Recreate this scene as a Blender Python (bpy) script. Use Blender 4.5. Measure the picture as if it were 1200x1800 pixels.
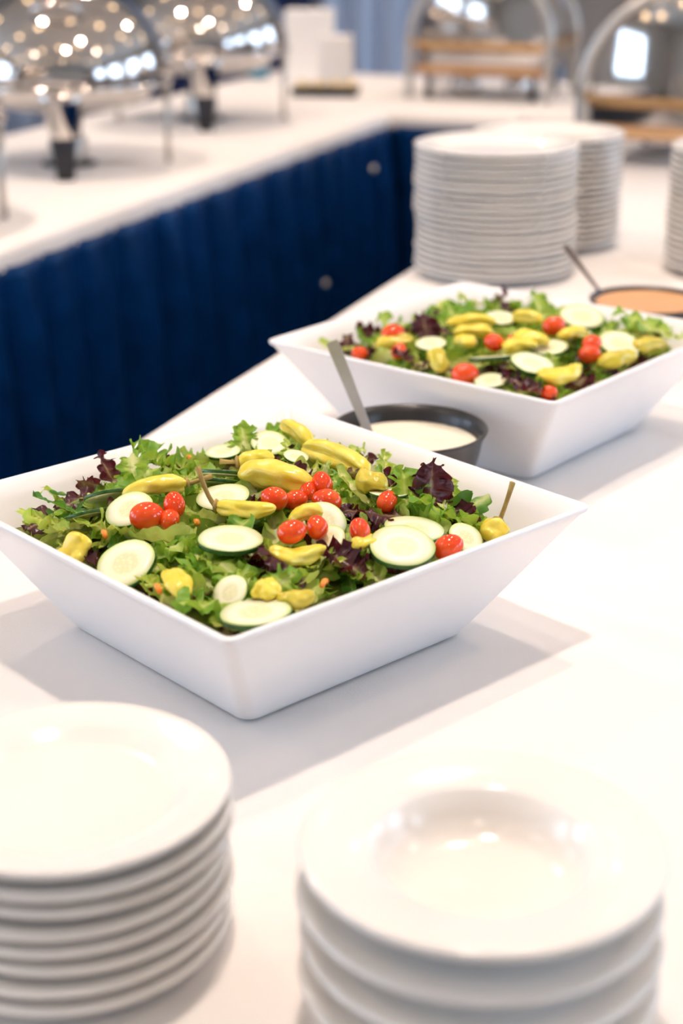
import bpy, bmesh, math, random
import numpy as np
from mathutils import Vector, Matrix, Euler, noise

random.seed(7)
scene = bpy.context.scene
for o in list(bpy.data.objects):
    bpy.data.objects.remove(o)
COL = scene.collection
PI = math.pi
T = 0.75            # height of the table tops
CAM_H = 0.559       # camera above the table top
F_PX = 2785.7
PITCH = math.radians(21.15)

# ------------------------------------------------------------------ camera
cd = bpy.data.cameras.new('camera')
cam = bpy.data.objects.new('camera', cd)
COL.objects.link(cam)
cam.location = (0, 0, T + CAM_H)
cam.rotation_euler = (PI / 2 - PITCH, 0, 0)
cd.sensor_fit = 'VERTICAL'
cd.sensor_height = 36.0
cd.sensor_width = 24.0
cd.lens = F_PX * 36.0 / 1800.0
cd.clip_start = 0.05
cd.dof.use_dof = True
cd.dof.focus_distance = 1.25
cd.dof.aperture_fstop = 3.6
cd.dof.aperture_blades = 9
scene.camera = cam

# ------------------------------------------------------------------ world, light levels
scene.view_settings.view_transform = 'Standard'
scene.view_settings.look = 'None'
scene.view_settings.gamma = 1.0
scene.view_settings.use_curve_mapping = False
scene.view_settings.exposure = 0.16
scene.cycles.use_denoising = True
scene.cycles.sample_clamp_indirect = 40.0
scene.cycles.max_bounces = 6
scene.cycles.diffuse_bounces = 3

WINDOW_LIGHT = 6.1      # daylight seen in the window panes
DOWNLIGHT_W = 8.0       # ceiling downlights, watts each
GLOBE_LIGHT = 11.0       # string light globes

w = bpy.data.worlds.new('world')
scene.world = w
w.use_nodes = True
bg = w.node_tree.nodes['Background']
bg.inputs[0].default_value = (0.62, 0.76, 1.0, 1)
bg.inputs[1].default_value = 0.5

# table frame: U runs along the tables, V across them to the right
TA = math.radians(-21.1)
UV_U = Vector((-math.sin(TA), math.cos(TA)))
UV_V = Vector((math.cos(TA), math.sin(TA)))


def tuv(u, v, z=0.0):
    p = UV_U * u + UV_V * v
    return Vector((p.x, p.y, T + z))


def at(px, py, z=0.0):
    """point of the place at height z over the table that lies along this line of sight"""
    r, up = (px - 600) / F_PX, -(py - 900) / F_PX
    c, s = math.cos(PITCH), math.sin(PITCH)
    d = Vector((r, c + up * s, -s + up * c))
    t = (z - CAM_H) / d.z
    return Vector((d.x * t, d.y * t, T + z))


# ------------------------------------------------------------------ materials
def new_mat(name):
    m = bpy.data.materials.new(name)
    m.use_nodes = True
    nt = m.node_tree
    return m, nt, nt.nodes['Principled BSDF']


def setp(b, **k):
    names = dict(rough='Roughness', metal='Metallic', spec='Specular IOR Level', coat='Coat Weight',
                 sss='Subsurface Weight', sheen='Sheen Weight', trans='Transmission Weight', ior='IOR')
    for key, v in k.items():
        b.inputs[names[key]].default_value = v


def rgb(h):
    """sRGB 0-255 triple to linear"""
    return tuple(((c / 255) / 12.92 if c / 255 <= 0.04045 else ((c / 255 + 0.055) / 1.055) ** 2.4) for c in h) + (1.0,)


def mat_noise(name, c1, c2, scale=20.0, detail=3.0, bump=0.0, bump_scale=None, **k):
    m, nt, b = new_mat(name)
    tc = nt.nodes.new('ShaderNodeTexCoord')
    n = nt.nodes.new('ShaderNodeTexNoise')
    n.inputs['Scale'].default_value = scale
    n.inputs['Detail'].default_value = detail
    nt.links.new(tc.outputs['Object'], n.inputs['Vector'])
    r = nt.nodes.new('ShaderNodeValToRGB')
    r.color_ramp.elements[0].position = 0.3
    r.color_ramp.elements[1].position = 0.7
    r.color_ramp.elements[0].color = c1
    r.color_ramp.elements[1].color = c2
    nt.links.new(n.outputs['Fac'], r.inputs['Fac'])
    nt.links.new(r.outputs['Color'], b.inputs['Base Color'])
    if bump:
        n2 = nt.nodes.new('ShaderNodeTexNoise')
        n2.inputs['Scale'].default_value = bump_scale or scale
        n2.inputs['Detail'].default_value = 4
        nt.links.new(tc.outputs['Object'], n2.inputs['Vector'])
        bp = nt.nodes.new('ShaderNodeBump')
        bp.inputs['Strength'].default_value = bump
        bp.inputs['Distance'].default_value = 0.002
        nt.links.new(n2.outputs['Fac'], bp.inputs['Height'])
        nt.links.new(bp.outputs['Normal'], b.inputs['Normal'])
    setp(b, **k)
    return m


def mat_emit(name, col, strength):
    m, nt, b = new_mat(name)
    b.inputs['Base Color'].default_value = col
    b.inputs['Emission Color'].default_value = col
    b.inputs['Emission Strength'].default_value = strength
    return m


def mat_leaf(name, stem, mid, edge, trans_col, rough=0.42):
    """leaf colour from rib to edge (UV: x across, y along), slightly translucent"""
    m, nt, b = new_mat(name)
    uv = nt.nodes.new('ShaderNodeUVMap')
    sep = nt.nodes.new('ShaderNodeSeparateXYZ')
    nt.links.new(uv.outputs['UV'], sep.inputs[0])
    tc = nt.nodes.new('ShaderNodeTexCoord')
    nz = nt.nodes.new('ShaderNodeTexNoise')
    nz.inputs['Scale'].default_value = 90
    nz.inputs['Detail'].default_value = 4
    nt.links.new(tc.outputs['Object'], nz.inputs['Vector'])

    def mth(op, a, bb, clamp=False):
        n = nt.nodes.new('ShaderNodeMath')
        n.operation = op
        n.use_clamp = clamp
        for i, q in enumerate((a, bb)):
            if isinstance(q, (int, float)):
                n.inputs[i].default_value = q
            else:
                nt.links.new(q, n.inputs[i])
        return n.outputs[0]
    dx = mth('ABSOLUTE', mth('SUBTRACT', sep.outputs[0], 0.5), 0)
    f = mth('ADD', mth('MULTIPLY', dx, 1.15), mth('MULTIPLY', sep.outputs[1], 0.55))
    f = mth('MULTIPLY', f, mth('ADD', mth('MULTIPLY', dx, 10.0), 0.3, True))
    info = nt.nodes.new('ShaderNodeObjectInfo')
    f = mth('ADD', f, mth('MULTIPLY', mth('SUBTRACT', info.outputs['Random'], 0.5), 0.35))
    f = mth('ADD', f, mth('MULTIPLY', mth('SUBTRACT', nz.outputs['Fac'], 0.5), 0.7), True)
    r = nt.nodes.new('ShaderNodeValToRGB')
    e = r.color_ramp.elements
    e[0].position, e[0].color = 0.10, stem
    e[1].position, e[1].color = 0.85, edge
    k = e.new(0.45)
    k.color = mid
    nt.links.new(f, r.inputs['Fac'])
    nt.links.new(r.outputs['Color'], b.inputs['Base Color'])
    n2 = nt.nodes.new('ShaderNodeTexVoronoi')
    n2.inputs['Scale'].default_value = 160
    nt.links.new(tc.outputs['Object'], n2.inputs['Vector'])
    bp = nt.nodes.new('ShaderNodeBump')
    bp.inputs['Strength'].default_value = 0.5
    bp.inputs['Distance'].default_value = 0.0015
    nt.links.new(n2.outputs['Distance'], bp.inputs['Height'])
    nt.links.new(bp.outputs['Normal'], b.inputs['Normal'])
    setp(b, rough=rough, spec=0.45)
    tr = nt.nodes.new('ShaderNodeBsdfTranslucent')
    tr.inputs['Color'].default_value = trans_col
    mx = nt.nodes.new('ShaderNodeMixShader')
    mx.inputs[0].default_value = 0.34
    out = nt.nodes['Material Output']
    nt.links.new(b.outputs[0], mx.inputs[1])
    nt.links.new(tr.outputs[0], mx.inputs[2])
    nt.links.new(mx.outputs[0], out.inputs['Surface'])
    return m


def mat_flesh():
    m, nt, b = new_mat('cucumber_flesh')
    tc = nt.nodes.new('ShaderNodeTexCoord')
    sc = nt.nodes.new('ShaderNodeVectorMath')
    sc.operation = 'MULTIPLY'
    sc.inputs[1].default_value = (1, 1, 0)
    nt.links.new(tc.outputs['Object'], sc.inputs[0])
    ln = nt.nodes.new('ShaderNodeVectorMath')
    ln.operation = 'LENGTH'
    nt.links.new(sc.outputs[0], ln.inputs[0])
    mr = nt.nodes.new('ShaderNodeMapRange')
    mr.inputs['From Max'].default_value = 0.026
    nt.links.new(ln.outputs['Value'], mr.inputs['Value'])
    r = nt.nodes.new('ShaderNodeValToRGB')
    e = r.color_ramp.elements
    e[0].position, e[0].color = 0.0, rgb((240, 237, 196))
    e[1].position, e[1].color = 1.0, rgb((190, 214, 120))
    for p, c in ((0.42, (240, 238, 200)), (0.55, (244, 242, 212)), (0.84, (242, 243, 210)), (0.93, (222, 233, 168))):
        k = e.new(p)
        k.color = rgb(c)
    nt.links.new(mr.outputs[0], r.inputs['Fac'])
    vo = nt.nodes.new('ShaderNodeTexVoronoi')
    vo.inputs['Scale'].default_value = 260
    nt.links.new(tc.outputs['Object'], vo.inputs['Vector'])
    r2 = nt.nodes.new('ShaderNodeValToRGB')
    r2.color_ramp.elements[0].position = 0.18
    r2.color_ramp.elements[0].color = (0, 0, 0, 1)
    r2.color_ramp.elements[1].position = 0.5
    nt.links.new(vo.outputs['Distance'], r2.inputs['Fac'])
    inner = nt.nodes.new('ShaderNodeValToRGB')
    inner.color_ramp.elements[0].position = 0.40
    inner.color_ramp.elements[0].color = (0.35, 0.35, 0.35, 1)
    inner.color_ramp.elements[1].position = 0.52
    inner.color_ramp.elements[1].color = (0, 0, 0, 1)
    nt.links.new(mr.outputs[0], inner.inputs['Fac'])
    mul = nt.nodes.new('ShaderNodeMath')
    mul.operation = 'MULTIPLY'
    nt.links.new(r2.outputs['Color'], mul.inputs[0])
    nt.links.new(inner.outputs['Color'], mul.inputs[1])
    mx = nt.nodes.new('ShaderNodeMix')
    mx.data_type = 'RGBA'
    nt.links.new(mul.outputs[0], mx.inputs['Factor'])
    nt.links.new(r.outputs['Color'], mx.inputs['A'])
    mx.inputs['B'].default_value = rgb((206, 200, 134))
    nt.links.new(mx.outputs['Result'], b.inputs['Base Color'])
    setp(b, rough=0.32, spec=0.5, sss=0.15)
    b.inputs['Subsurface Radius'].default_value = (0.004, 0.004, 0.002)
    return m


def mat_cloth(name, c, bump=0.25, rough=0.9):
    m, nt, b = new_mat(name)
    b.inputs['Base Color'].default_value = c
    tc = nt.nodes.new('ShaderNodeTexCoord')
    w1 = nt.nodes.new('ShaderNodeTexNoise')
    w1.inputs['Scale'].default_value = 900
    nt.links.new(tc.outputs['Object'], w1.inputs['Vector'])
    bp = nt.nodes.new('ShaderNodeBump')
    bp.inputs['Strength'].default_value = bump
    bp.inputs['Distance'].default_value = 0.0006
    nt.links.new(w1.outputs['Fac'], bp.inputs['Height'])
    nt.links.new(bp.outputs['Normal'], b.inputs['Normal'])
    setp(b, rough=rough, spec=0.2, sheen=0.1)
    return m


M = {}
M['porcelain'] = mat_noise('white_porcelain', rgb((244, 240, 234)), rgb((248, 245, 240)), 6, rough=0.12, spec=0.5)
M['melamine'] = mat_noise('white_melamine', rgb((240, 240, 242)), rgb((244, 244, 246)), 5, rough=0.28, spec=0.45)
M['linen'] = mat_cloth('white_linen', rgb((243, 238, 234)))
M['skirt'] = mat_noise('navy_satin', rgb((3, 40, 86)), rgb((5, 54, 110)), 14, rough=0.32, spec=0.4)
M['skirt'].node_tree.nodes['Principled BSDF'].inputs['Specular Tint'].default_value = (0.25, 0.55, 1.0, 1)
M['chrome'] = mat_noise('polished_steel', rgb((205, 200, 196)), rgb((222, 218, 214)), 3, rough=0.07, metal=1.0)
M['satin_steel'] = mat_noise('satin_steel', rgb((196, 192, 186)), rgb((212, 208, 202)), 30, rough=0.42, metal=1.0)
M['dark_steel'] = mat_noise('dark_steel', rgb((96, 98, 108)), rgb((112, 114, 124)), 30, rough=0.4, metal=1.0)
M['gold'] = mat_noise('brushed_brass', rgb((196, 158, 110)), rgb((214, 178, 132)), 18, rough=0.3, metal=0.8)
M['black'] = mat_noise('black_stoneware', rgb((38, 38, 40)), rgb((52, 50, 50)), 60, bump=0.15, rough=0.3, spec=0.5)
M['dark'] = mat_noise('dark_plastic', rgb((24, 26, 34)), rgb((34, 36, 46)), 20, rough=0.45)
M['ranch'] = mat_noise('ranch_dressing', rgb((250, 244, 226)), rgb((246, 238, 216)), 40, bump=0.2, bump_scale=60, rough=0.3, spec=0.5)
M['thousand'] = mat_noise('orange_dressing', rgb((232, 178, 128)), rgb((224, 164, 112)), 60, bump=0.3, bump_scale=90, rough=0.3)
M['tomato'] = mat_noise('tomato_skin', rgb((232, 56, 16)), rgb((242, 92, 30)), 55, rough=0.13, spec=0.6, sss=0.1)
M['scar'] = mat_noise('tomato_scar', rgb((150, 60, 20)), rgb((180, 110, 40)), 300, rough=0.6)
M['pepper'] = mat_noise('pepperoncini_skin', rgb((232, 206, 52)), rgb((242, 226, 110)), 70, bump=0.35, bump_scale=110, rough=0.25, spec=0.5, sss=0.1)
M['pepper_olive'] = mat_noise('pepperoncini_skin_olive', rgb((190, 176, 46)), rgb((222, 206, 84)), 60, bump=0.35, bump_scale=110, rough=0.25, spec=0.5)
M['stem'] = mat_noise('pepper_stem', rgb((150, 122, 56)), rgb((176, 152, 84)), 120, bump=0.3, rough=0.5)
M['flesh'] = mat_flesh()
M['rind'] = mat_noise('cucumber_rind', rgb((24, 66, 24)), rgb((58, 104, 40)), 90, rough=0.25, spec=0.5)
M['carrot'] = mat_noise('carrot', rgb((240, 128, 26)), rgb((248, 158, 60)), 200, rough=0.4)
M['green'] = mat_leaf('green_leaf', rgb((232, 236, 170)), rgb((184, 208, 84)), rgb((112, 166, 52)), rgb((190, 220, 80)))
M['pale'] = mat_leaf('pale_leaf', rgb((244, 244, 206)), rgb((218, 226, 134)), rgb((170, 204, 88)), rgb((215, 228, 120)))
M['red'] = mat_leaf('red_leaf', rgb((170, 164, 112)), rgb((98, 56, 58)), rgb((66, 26, 40)), rgb((120, 40, 50)), 0.3)
M['frisee'] = mat_leaf('frisee_leaf', rgb((242, 242, 190)), rgb((220, 228, 112)), rgb((172, 206, 70)), rgb((215, 228, 110)))
M['dark_green'] = mat_leaf('dark_leaf', rgb((205, 218, 145)), rgb((98, 152, 54)), rgb((56, 112, 38)), rgb((120, 170, 50)))
M['bed'] = mat_noise('salad_bed', rgb((60, 66, 24)), rgb((128, 142, 52)), 60, bump=1.0, bump_scale=80, rough=0.6)
M['wall'] = mat_noise('warm_wall', rgb((222, 210, 196)), rgb((230, 219, 207)), 3, rough=0.85)
M['wall_far'] = mat_noise('far_wall', rgb((190, 176, 166)), rgb((202, 190, 180)), 3, rough=0.85)
M['ceiling'] = mat_noise('ceiling_paint', rgb((226, 218, 208)), rgb((234, 226, 218)), 2, rough=0.9)
M['carpet'] = mat_noise('carpet', rgb((14, 18, 28)), rgb((30, 30, 36)), 40, bump=0.6, bump_scale=300, rough=0.95)
M['frame_white'] = mat_noise('window_frame_paint', rgb((236, 236, 236)), rgb((242, 242, 242)), 6, rough=0.5)
M['pane'] = mat_emit('daylight_pane', (0.62, 0.78, 1.0, 1), WINDOW_LIGHT)
M['globe'] = mat_emit('warm_globe', (1.0, 0.70, 0.40, 1), GLOBE_LIGHT)
M['lamp'] = mat_emit('downlight_lens', (1.0, 0.78, 0.52, 1), 30.0)
M['cable'] = mat_noise('cable', rgb((40, 36, 32)), rgb((52, 46, 40)), 30, rough=0.6)
M['sheer'] = mat_cloth('sheer_curtain', rgb((206, 220, 244)), 0.2)
M['navy_drape'] = mat_noise('navy_drape', rgb((10, 34, 84)), rgb((18, 50, 110)), 10, rough=0.6, sheen=0.2)
M['paper'] = mat_noise('white_card', rgb((244, 240, 236)), rgb((248, 246, 242)), 8, rough=0.6)
M['teal'] = mat_noise('teal_glaze', rgb((60, 130, 160)), rgb((80, 150, 176)), 20, rough=0.3)
M['roll'] = mat_noise('bread_roll', rgb((226, 196, 140)), rgb((240, 220, 176)), 40, rough=0.6)
M['wood'] = mat_noise('warm_wood', rgb((196, 150, 104)), rgb((214, 172, 128)), 12, rough=0.4)
M['scuff'] = mat_noise('scuff', rgb((60, 60, 60)), rgb((80, 80, 84)), 100, rough=0.7)


# ------------------------------------------------------------------ mesh helpers
def link(name, mesh, parent=None, mat=None, smooth=True):
    o = bpy.data.objects.new(name, mesh)
    COL.objects.link(o)
    if mat is not None and not mesh.materials:
        mesh.materials.append(mat)
    if parent is not None:
        o.parent = parent
    if smooth is True:
        for p in mesh.polygons:
            p.use_smooth = True
    return o


def mesh_from(name, v, f):
    me = bpy.data.meshes.new(name)
    me.from_pydata([tuple(p) for p in v], [], f)
    me.update()
    return me


def bm_mesh(name, bm):
    me = bpy.data.meshes.new(name)
    bmesh.ops.recalc_face_normals(bm, faces=bm.faces)
    bm.to_mesh(me)
    bm.free()
    return me


def empty(name, loc, rz=0.0):
    o = bpy.data.objects.new(name, None)
    o.empty_display_size = 0.05
    COL.objects.link(o)
    o.location = loc
    o.rotation_euler = (0, 0, rz)
    return o


def tag(o, label, cat, group=None, kind=None):
    if label:
        o['label'] = label
    if cat:
        o['category'] = cat
    if group:
        o['group'] = group
    if kind:
        o['kind'] = kind
    return o


def structure(o):
    o['kind'] = 'structure'
    return o


def lathe_mesh(name, prof, n=64, wobble=None):
    """prof: list of (r, z) from one end on the axis to the other"""
    v, f, rings = [], [], []
    for r, z in prof:
        if r < 1e-6:
            rings.append([len(v)])
            v.append((0, 0, z))
        else:
            rings.append(list(range(len(v), len(v) + n)))
            for i in range(n):
                a = 2 * PI * i / n
                rr = r * (wobble(a, z) if wobble else 1)
                v.append((rr * math.cos(a), rr * math.sin(a), z))
    for a, b in zip(rings[:-1], rings[1:]):
        if len(a) == 1 and len(b) == 1:
            continue
        for i in range(n):
            j = (i + 1) % n
            if len(a) == 1:
                f.append((a[0], b[j], b[i]))
            elif len(b) == 1:
                f.append((a[i], a[j], b[0]))
            else:
                f.append((a[i], a[j], b[j], b[i]))
    return mesh_from(name, v, f)


def box_mesh(name, x0, x1, y0, y1, z0, z1, bevel=0.0, seg=2):
    bm = bmesh.new()
    bmesh.ops.create_cube(bm, size=1)
    for p in bm.verts:
        p.co = ((x0 + x1) / 2 + p.co.x * (x1 - x0), (y0 + y1) / 2 + p.co.y * (y1 - y0), (z0 + z1) / 2 + p.co.z * (z1 - z0))
    if bevel:
        bmesh.ops.bevel(bm, geom=list(bm.edges), offset=bevel, segments=seg, profile=0.5, affect='EDGES')
    return bm_mesh(name, bm)


def tube_mesh(name, pts, rad, n=10, cap=True):
    pts = [Vector(p) for p in pts]
    rads = rad if isinstance(rad, (list, tuple)) else [rad] * len(pts)
    v, f = [], []
    ref = Vector((0.13, 0.31, 0.94)).normalized()
    for i, p in enumerate(pts):
        d = (pts[min(i + 1, len(pts) - 1)] - pts[max(i - 1, 0)]).normalized()
        a = d.cross(ref)
        if a.length < 1e-3:
            a = d.cross(Vector((1, 0, 0)))
        a.normalize()
        b = d.cross(a)
        for k in range(n):
            t = 2 * PI * k / n
            v.append(p + (a * math.cos(t) + b * math.sin(t)) * rads[i])
    for i in range(len(pts) - 1):
        for k in range(n):
            j = (k + 1) % n
            f.append((i * n + k, i * n + j, (i + 1) * n + j, (i + 1) * n + k))
    if cap:
        f.append(tuple(range(n - 1, -1, -1)))
        f.append(tuple((len(pts) - 1) * n + k for k in range(n)))
    return mesh_from(name, v, f)


def sweep_arc(name, r0, r1, w, a0, a1, n=40):
    """flat band bent into an arc in the XZ plane, w deep along Y"""
    v, f = [], []
    for i in range(n + 1):
        a = a0 + (a1 - a0) * i / n
        c, s = math.cos(a), math.sin(a)
        for r in (r0, r1):
            for y in (-w / 2, w / 2):
                v.append((r * c, y, r * s))
    for i in range(n):
        b, t = 4 * i, 4 * i + 4
        for p, q in ((0, 1), (1, 3), (3, 2), (2, 0)):
            f.append((b + p, b + q, t + q, t + p))
    f.append((0, 2, 3, 1))
    e = 4 * n
    f.append((e, e + 1, e + 3, e + 2))
    return mesh_from(name, v, f)


# ------------------------------------------------------------------ the room
RX0, RX1, RY0, RY1, RZ = -4.6, 4.6, -4.0, 8.4, 3.1


def shell(name, dims, mat):
    return structure(link(name, box_mesh(name, *dims), None, mat, False))


shell('floor', (RX0, RX1, RY0, RY1, -0.05, 0.0), M['carpet'])
shell('ceiling', (RX0, RX1, RY0, RY1, RZ, RZ + 0.05), M['ceiling'])
shell('wall_near', (RX0, RX1, RY0 - 0.1, RY0, 0, RZ), M['wall'])
shell('wall_far', (RX0, RX1, RY1, RY1 + 0.1, 0, RZ), M['wall_far'])
shell('wall_left', (RX0 - 0.1, RX0, RY0, RY1, 0, RZ), M['wall'])
shell('wall_right', (RX1, RX1 + 0.1, RY0, RY1, 0, RZ), M['wall'])


def window(n, side, y, width=1.5, z0=0.85, z1=2.45):
    x = RX0 if side < 0 else RX1
    if side == 0:                                   # in the wall behind the camera
        root = structure(empty('window_%d' % n, (y, RY0, z0), PI / 2))
    else:
        root = structure(empty('window_%d' % n, (x, y, z0)))
    inn = -side if side else 1
    h = z1 - z0
    xi = (0.012, 0.022) if inn > 0 else (-0.022, -0.012)
    nx, nz = 3, 4
    pw, ph = width / nx, h / nz
    for i in range(nx):
        for k in range(nz):
            link('pane', box_mesh('pane', xi[0], xi[1], -width / 2 + i * pw + 0.012, -width / 2 + (i + 1) * pw - 0.012,
                                  k * ph + 0.012, (k + 1) * ph - 0.012), root, M['pane'], False)
    xf = (0.0, 0.05) if inn > 0 else (-0.05, 0.0)
    for i in range(nx + 1):
        yy = -width / 2 + i * pw
        t = 0.012 if 0 < i < nx else 0.05
        link('mullion', box_mesh('mullion', xf[0], xf[1], yy - t, yy + t, -0.02, h + 0.02), root, M['frame_white'], False)
    for k in range(nz + 1):
        zz = k * ph
        t = 0.012 if 0 < k < nz else 0.05
        link('glazing_bar', box_mesh('glazing_bar', xf[0], xf[1], -width / 2, width / 2, zz - t, zz + t), root, M['frame_white'], False)
    xs = (0.0, 0.12) if inn > 0 else (-0.12, 0.0)
    link('window_sill', box_mesh('window_sill', xs[0], xs[1], -width / 2 - 0.1, width / 2 + 0.1, -0.09, -0.05), root, M['frame_white'], False)


wn = 0
for side, ys in ((-1, (-1.4, 0.9, 3.2)), (1, (-1.2, 1.2, 3.6, 6.0))):
    for y in ys:
        wn += 1
        window(wn, side, y)

# ceiling downlights (warm), each with its own lamp
for i, (x, y) in enumerate(((0.0, 1.12), (0.45, 2.15), (-1.1, 3.1), (0.1, -0.9), (-0.3, 5.2), (1.8, 1.6), (1.5, 4.9), (-1.9, 0.6))):
    where = ('above the front salad bowl', 'above the plate stacks', 'above the left buffet table', 'above the near end of the table',
             'above the far corner of the tables', 'to the right of the salad table', 'above the far right table', 'left of the salad table')[i]
    d = empty('downlight', (x, y, RZ))
    tag(d, 'round recessed warm ceiling downlight ' + where, 'ceiling light', 'ceiling downlights')
    link('trim_ring', lathe_mesh('trim_ring', [(0.05, -0.004), (0.052, -0.012), (0.075, -0.010), (0.08, 0.0)], 32), d, M['frame_white'])
    link('lens', lathe_mesh('lens', [(0.0, -0.006), (0.05, -0.006), (0.05, 0.0)], 32), d, M['lamp'])
    ld = bpy.data.lights.new('downlight_lamp', 'AREA')
    ld.shape = 'DISK'
    ld.size = 0.14
    ld.energy = DOWNLIGHT_W * (1.5, 1.2, 1.7, 0.6, 1.7, 0.6, 1.4, 0.6)[i]
    ld.color = (1.0, 0.81, 0.69)
    ld.spread = math.radians(130)
    lo = bpy.data.objects.new('downlight_lamp', ld)
    COL.objects.link(lo)
    lo.parent = d
    lo.location = (0, 0, -0.03)

# string lights: cables with globes hung under the ceiling
globe_me = lathe_mesh('globe', [(0.0, -0.06)] + [(0.06 * math.sin(a), -0.06 * math.cos(a)) for a in np.linspace(0.25, PI - 0.4, 9)] + [(0.018, 0.062), (0.0, 0.064)], 20)
sock_me = lathe_mesh('socket', [(0.0, 0.058), (0.02, 0.058), (0.018, 0.10), (0.0, 0.102)], 14)
for k, (x0, y0, x1, y1) in enumerate(((-4.0, 0.4, 2.4, 2.6), (-4.0, 1.9, 2.6, 4.2), (-4.0, -1.0, 3.0, 0.7), (-3.6, 3.8, 3.4, 6.0))):
    nm = ('over the salad bowls', 'over the plate stacks', 'behind the camera end of the room', 'over the far buffet table')[k]
    root = empty('string_light', ((x0 + x1) / 2, (y0 + y1) / 2, RZ))
    tag(root, 'swagged string of warm globe lights ' + nm, 'string light', 'globe string lights')
    pts, n = [], 48
    for i in range(n + 1):
        t = i / n
        sag = 0.16 + 0.22 * (1 - abs(math.cos(3 * PI * t)))
        if i in (0, n):
            sag = 0.02
        pts.append(Vector((x0 + (x1 - x0) * t, y0 + (y1 - y0) * t, RZ - sag)) - root.location)
    link('cable', tube_mesh('cable', pts, 0.006, 6), root, M['cable'])
    for i in range(3, n, 6):
        g = link('globe', globe_me, root, M['globe'])
        g.location = pts[i] + Vector((0, 0, -0.10))
        s_ = link('socket', sock_me, g, M['dark'])

# far end: drapes and sheers in front of the far wall


def drape(name, x0, x1, y, z0, z1, amp, wl, mat, label, seed):
    rnd = random.Random(seed)
    n = max(12, int((x1 - x0) / wl * 12))
    v, f = [], []
    ph = rnd.random() * 6
    rows = 7
    for j in range(rows + 1):
        z = z0 + (z1 - z0) * j / rows
        for i in range(n + 1):
            x = x0 + (x1 - x0) * i / n
            a = 2 * PI * (x - x0) / wl + ph
            dy = amp * math.sin(a) * (1.0 - 0.25 * j / rows) + 0.3 * amp * math.sin(2.7 * a + j * 0.2)
            v.append((x + 0.2 * amp * math.cos(a), y + dy, z))
    for j in range(rows):
        for i in range(n):
            a = j * (n + 1) + i
            f.append((a, a + 1, a + n + 2, a + n + 1))
    o = link(name, mesh_from(name, v, f), None, mat)
    o.modifiers.new('thick', 'SOLIDIFY').thickness = 0.003
    return tag(o, label, 'curtain')


drape('sheer_curtain', -0.15, 1.1, 8.2, 0.02, 3.0, 0.04, 0.16, M['sheer'], 'pale blue sheer curtain hanging at the far wall behind the far buffet', 3)
drape('sheer_curtain', 1.55, 2.3, 8.2, 0.02, 3.0, 0.04, 0.16, M['sheer'], 'pale blue sheer curtain on the far wall at the right', 4)
drape('navy_drape', -1.4, -0.15, 8.15, 0.02, 3.0, 0.05, 0.2, M['navy_drape'], 'navy blue drape at the far wall behind the white boxes', 5)
drape('sheer_curtain', -3.2, -1.45, 8.2, 0.02, 3.0, 0.04, 0.16, M['sheer'], 'pale blue sheer curtain on the far wall at the left', 6)

# ------------------------------------------------------------------ tables, cloths, skirts


def table(label, u0, u1, v0, v1):
    c = tuv((u0 + u1) / 2, (v0 + v1) / 2)
    root = empty('buffet_table', (c.x, c.y, 0), TA)
    tag(root, label, 'table')
    hw, hl = (v1 - v0) / 2, (u1 - u0) / 2
    link('table_top', box_mesh('table_top', -hw + 0.004, hw - 0.004, -hl + 0.004, hl - 0.004, T - 0.03, T - 0.004), root, M['wood'], False)
    for sx in (-1, 1):
        for sy in (-1, 1):
            link('leg', tube_mesh('leg', [(sx * (hw - 0.08), sy * (hl - 0.1), 0.0), (sx * (hw - 0.08), sy * (hl - 0.1), T - 0.03)], 0.014, 10), root, M['satin_steel'])
    return root


def cloth(label, u0, u1, v0, v1, drop, res=0.02, wave=0.0, creases=(), wr=0.0012, drops=None):
    """cloth over a table: softly uneven top, rounded edge, hanging border (drops: u0,u1,v0,v1 sides)"""
    dr = drops or (drop, drop, drop, drop)
    c = tuv((u0 + u1) / 2, (v0 + v1) / 2)
    hw, hl = (v1 - v0) / 2, (u1 - u0) / 2

    def axis(h, d0, d1):
        n = max(4, int(2 * h / res))
        core = [-h + 2 * h * i / n for i in range(n + 1)]
        a = [-h - d0 * q for q in (1.0, 0.66, 0.33, 0.12)]
        b = [h + d1 * q for q in (0.12, 0.33, 0.66, 1.0)]
        return a + core + b
    xs, ys = axis(hw, dr[2], dr[3]), axis(hl, dr[0], dr[1])
    v, f = [], []
    for y in ys:
        for x in xs:
            ox = max(0.0, abs(x) - hw)
            oy = max(0.0, abs(y) - hl)
            px = max(-hw, min(hw, x))
            py = max(-hl, min(hl, y))
            drop_ = math.hypot(ox, oy) if ox and oy else ox + oy
            fl = min(drop_, 0.02)
            k = 0.35 if drop_ > 0 else 0
            rip = wave * math.sin((py if ox else px) * 38.0 + 1.3) * min(1.0, drop_ / 0.1)
            X = px + math.copysign(k * fl + 0.003 + rip + 0.0, x) * (1 if ox else 0)
            Y = py + math.copysign(k * fl + 0.003 + rip, y) * (1 if oy else 0)
            z = -drop_
            if not ox and not oy:
                nz = noise.noise(Vector((px * 4.5 + c.x, py * 3.0 + c.y, 0.3)))
                z += wr * nz
                for (ca, cb, cc, h, wd) in creases:
                    d = ca * px + cb * py + cc
                    z += h * math.exp(-(d / wd) ** 2)
            v.append((X, Y, T + z + 0.0))
    nx = len(xs)
    for j in range(len(ys) - 1):
        for i in range(nx - 1):
            a = j * nx + i
            f.append((a, a + 1, a + nx + 1, a + nx))
    o = link('tablecloth', mesh_from('tablecloth', v, f), None, M['linen'])
    o.location = (c.x, c.y, 0)
    o.rotation_euler = (0, 0, TA)
    return tag(o, label, 'tablecloth')


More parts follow.
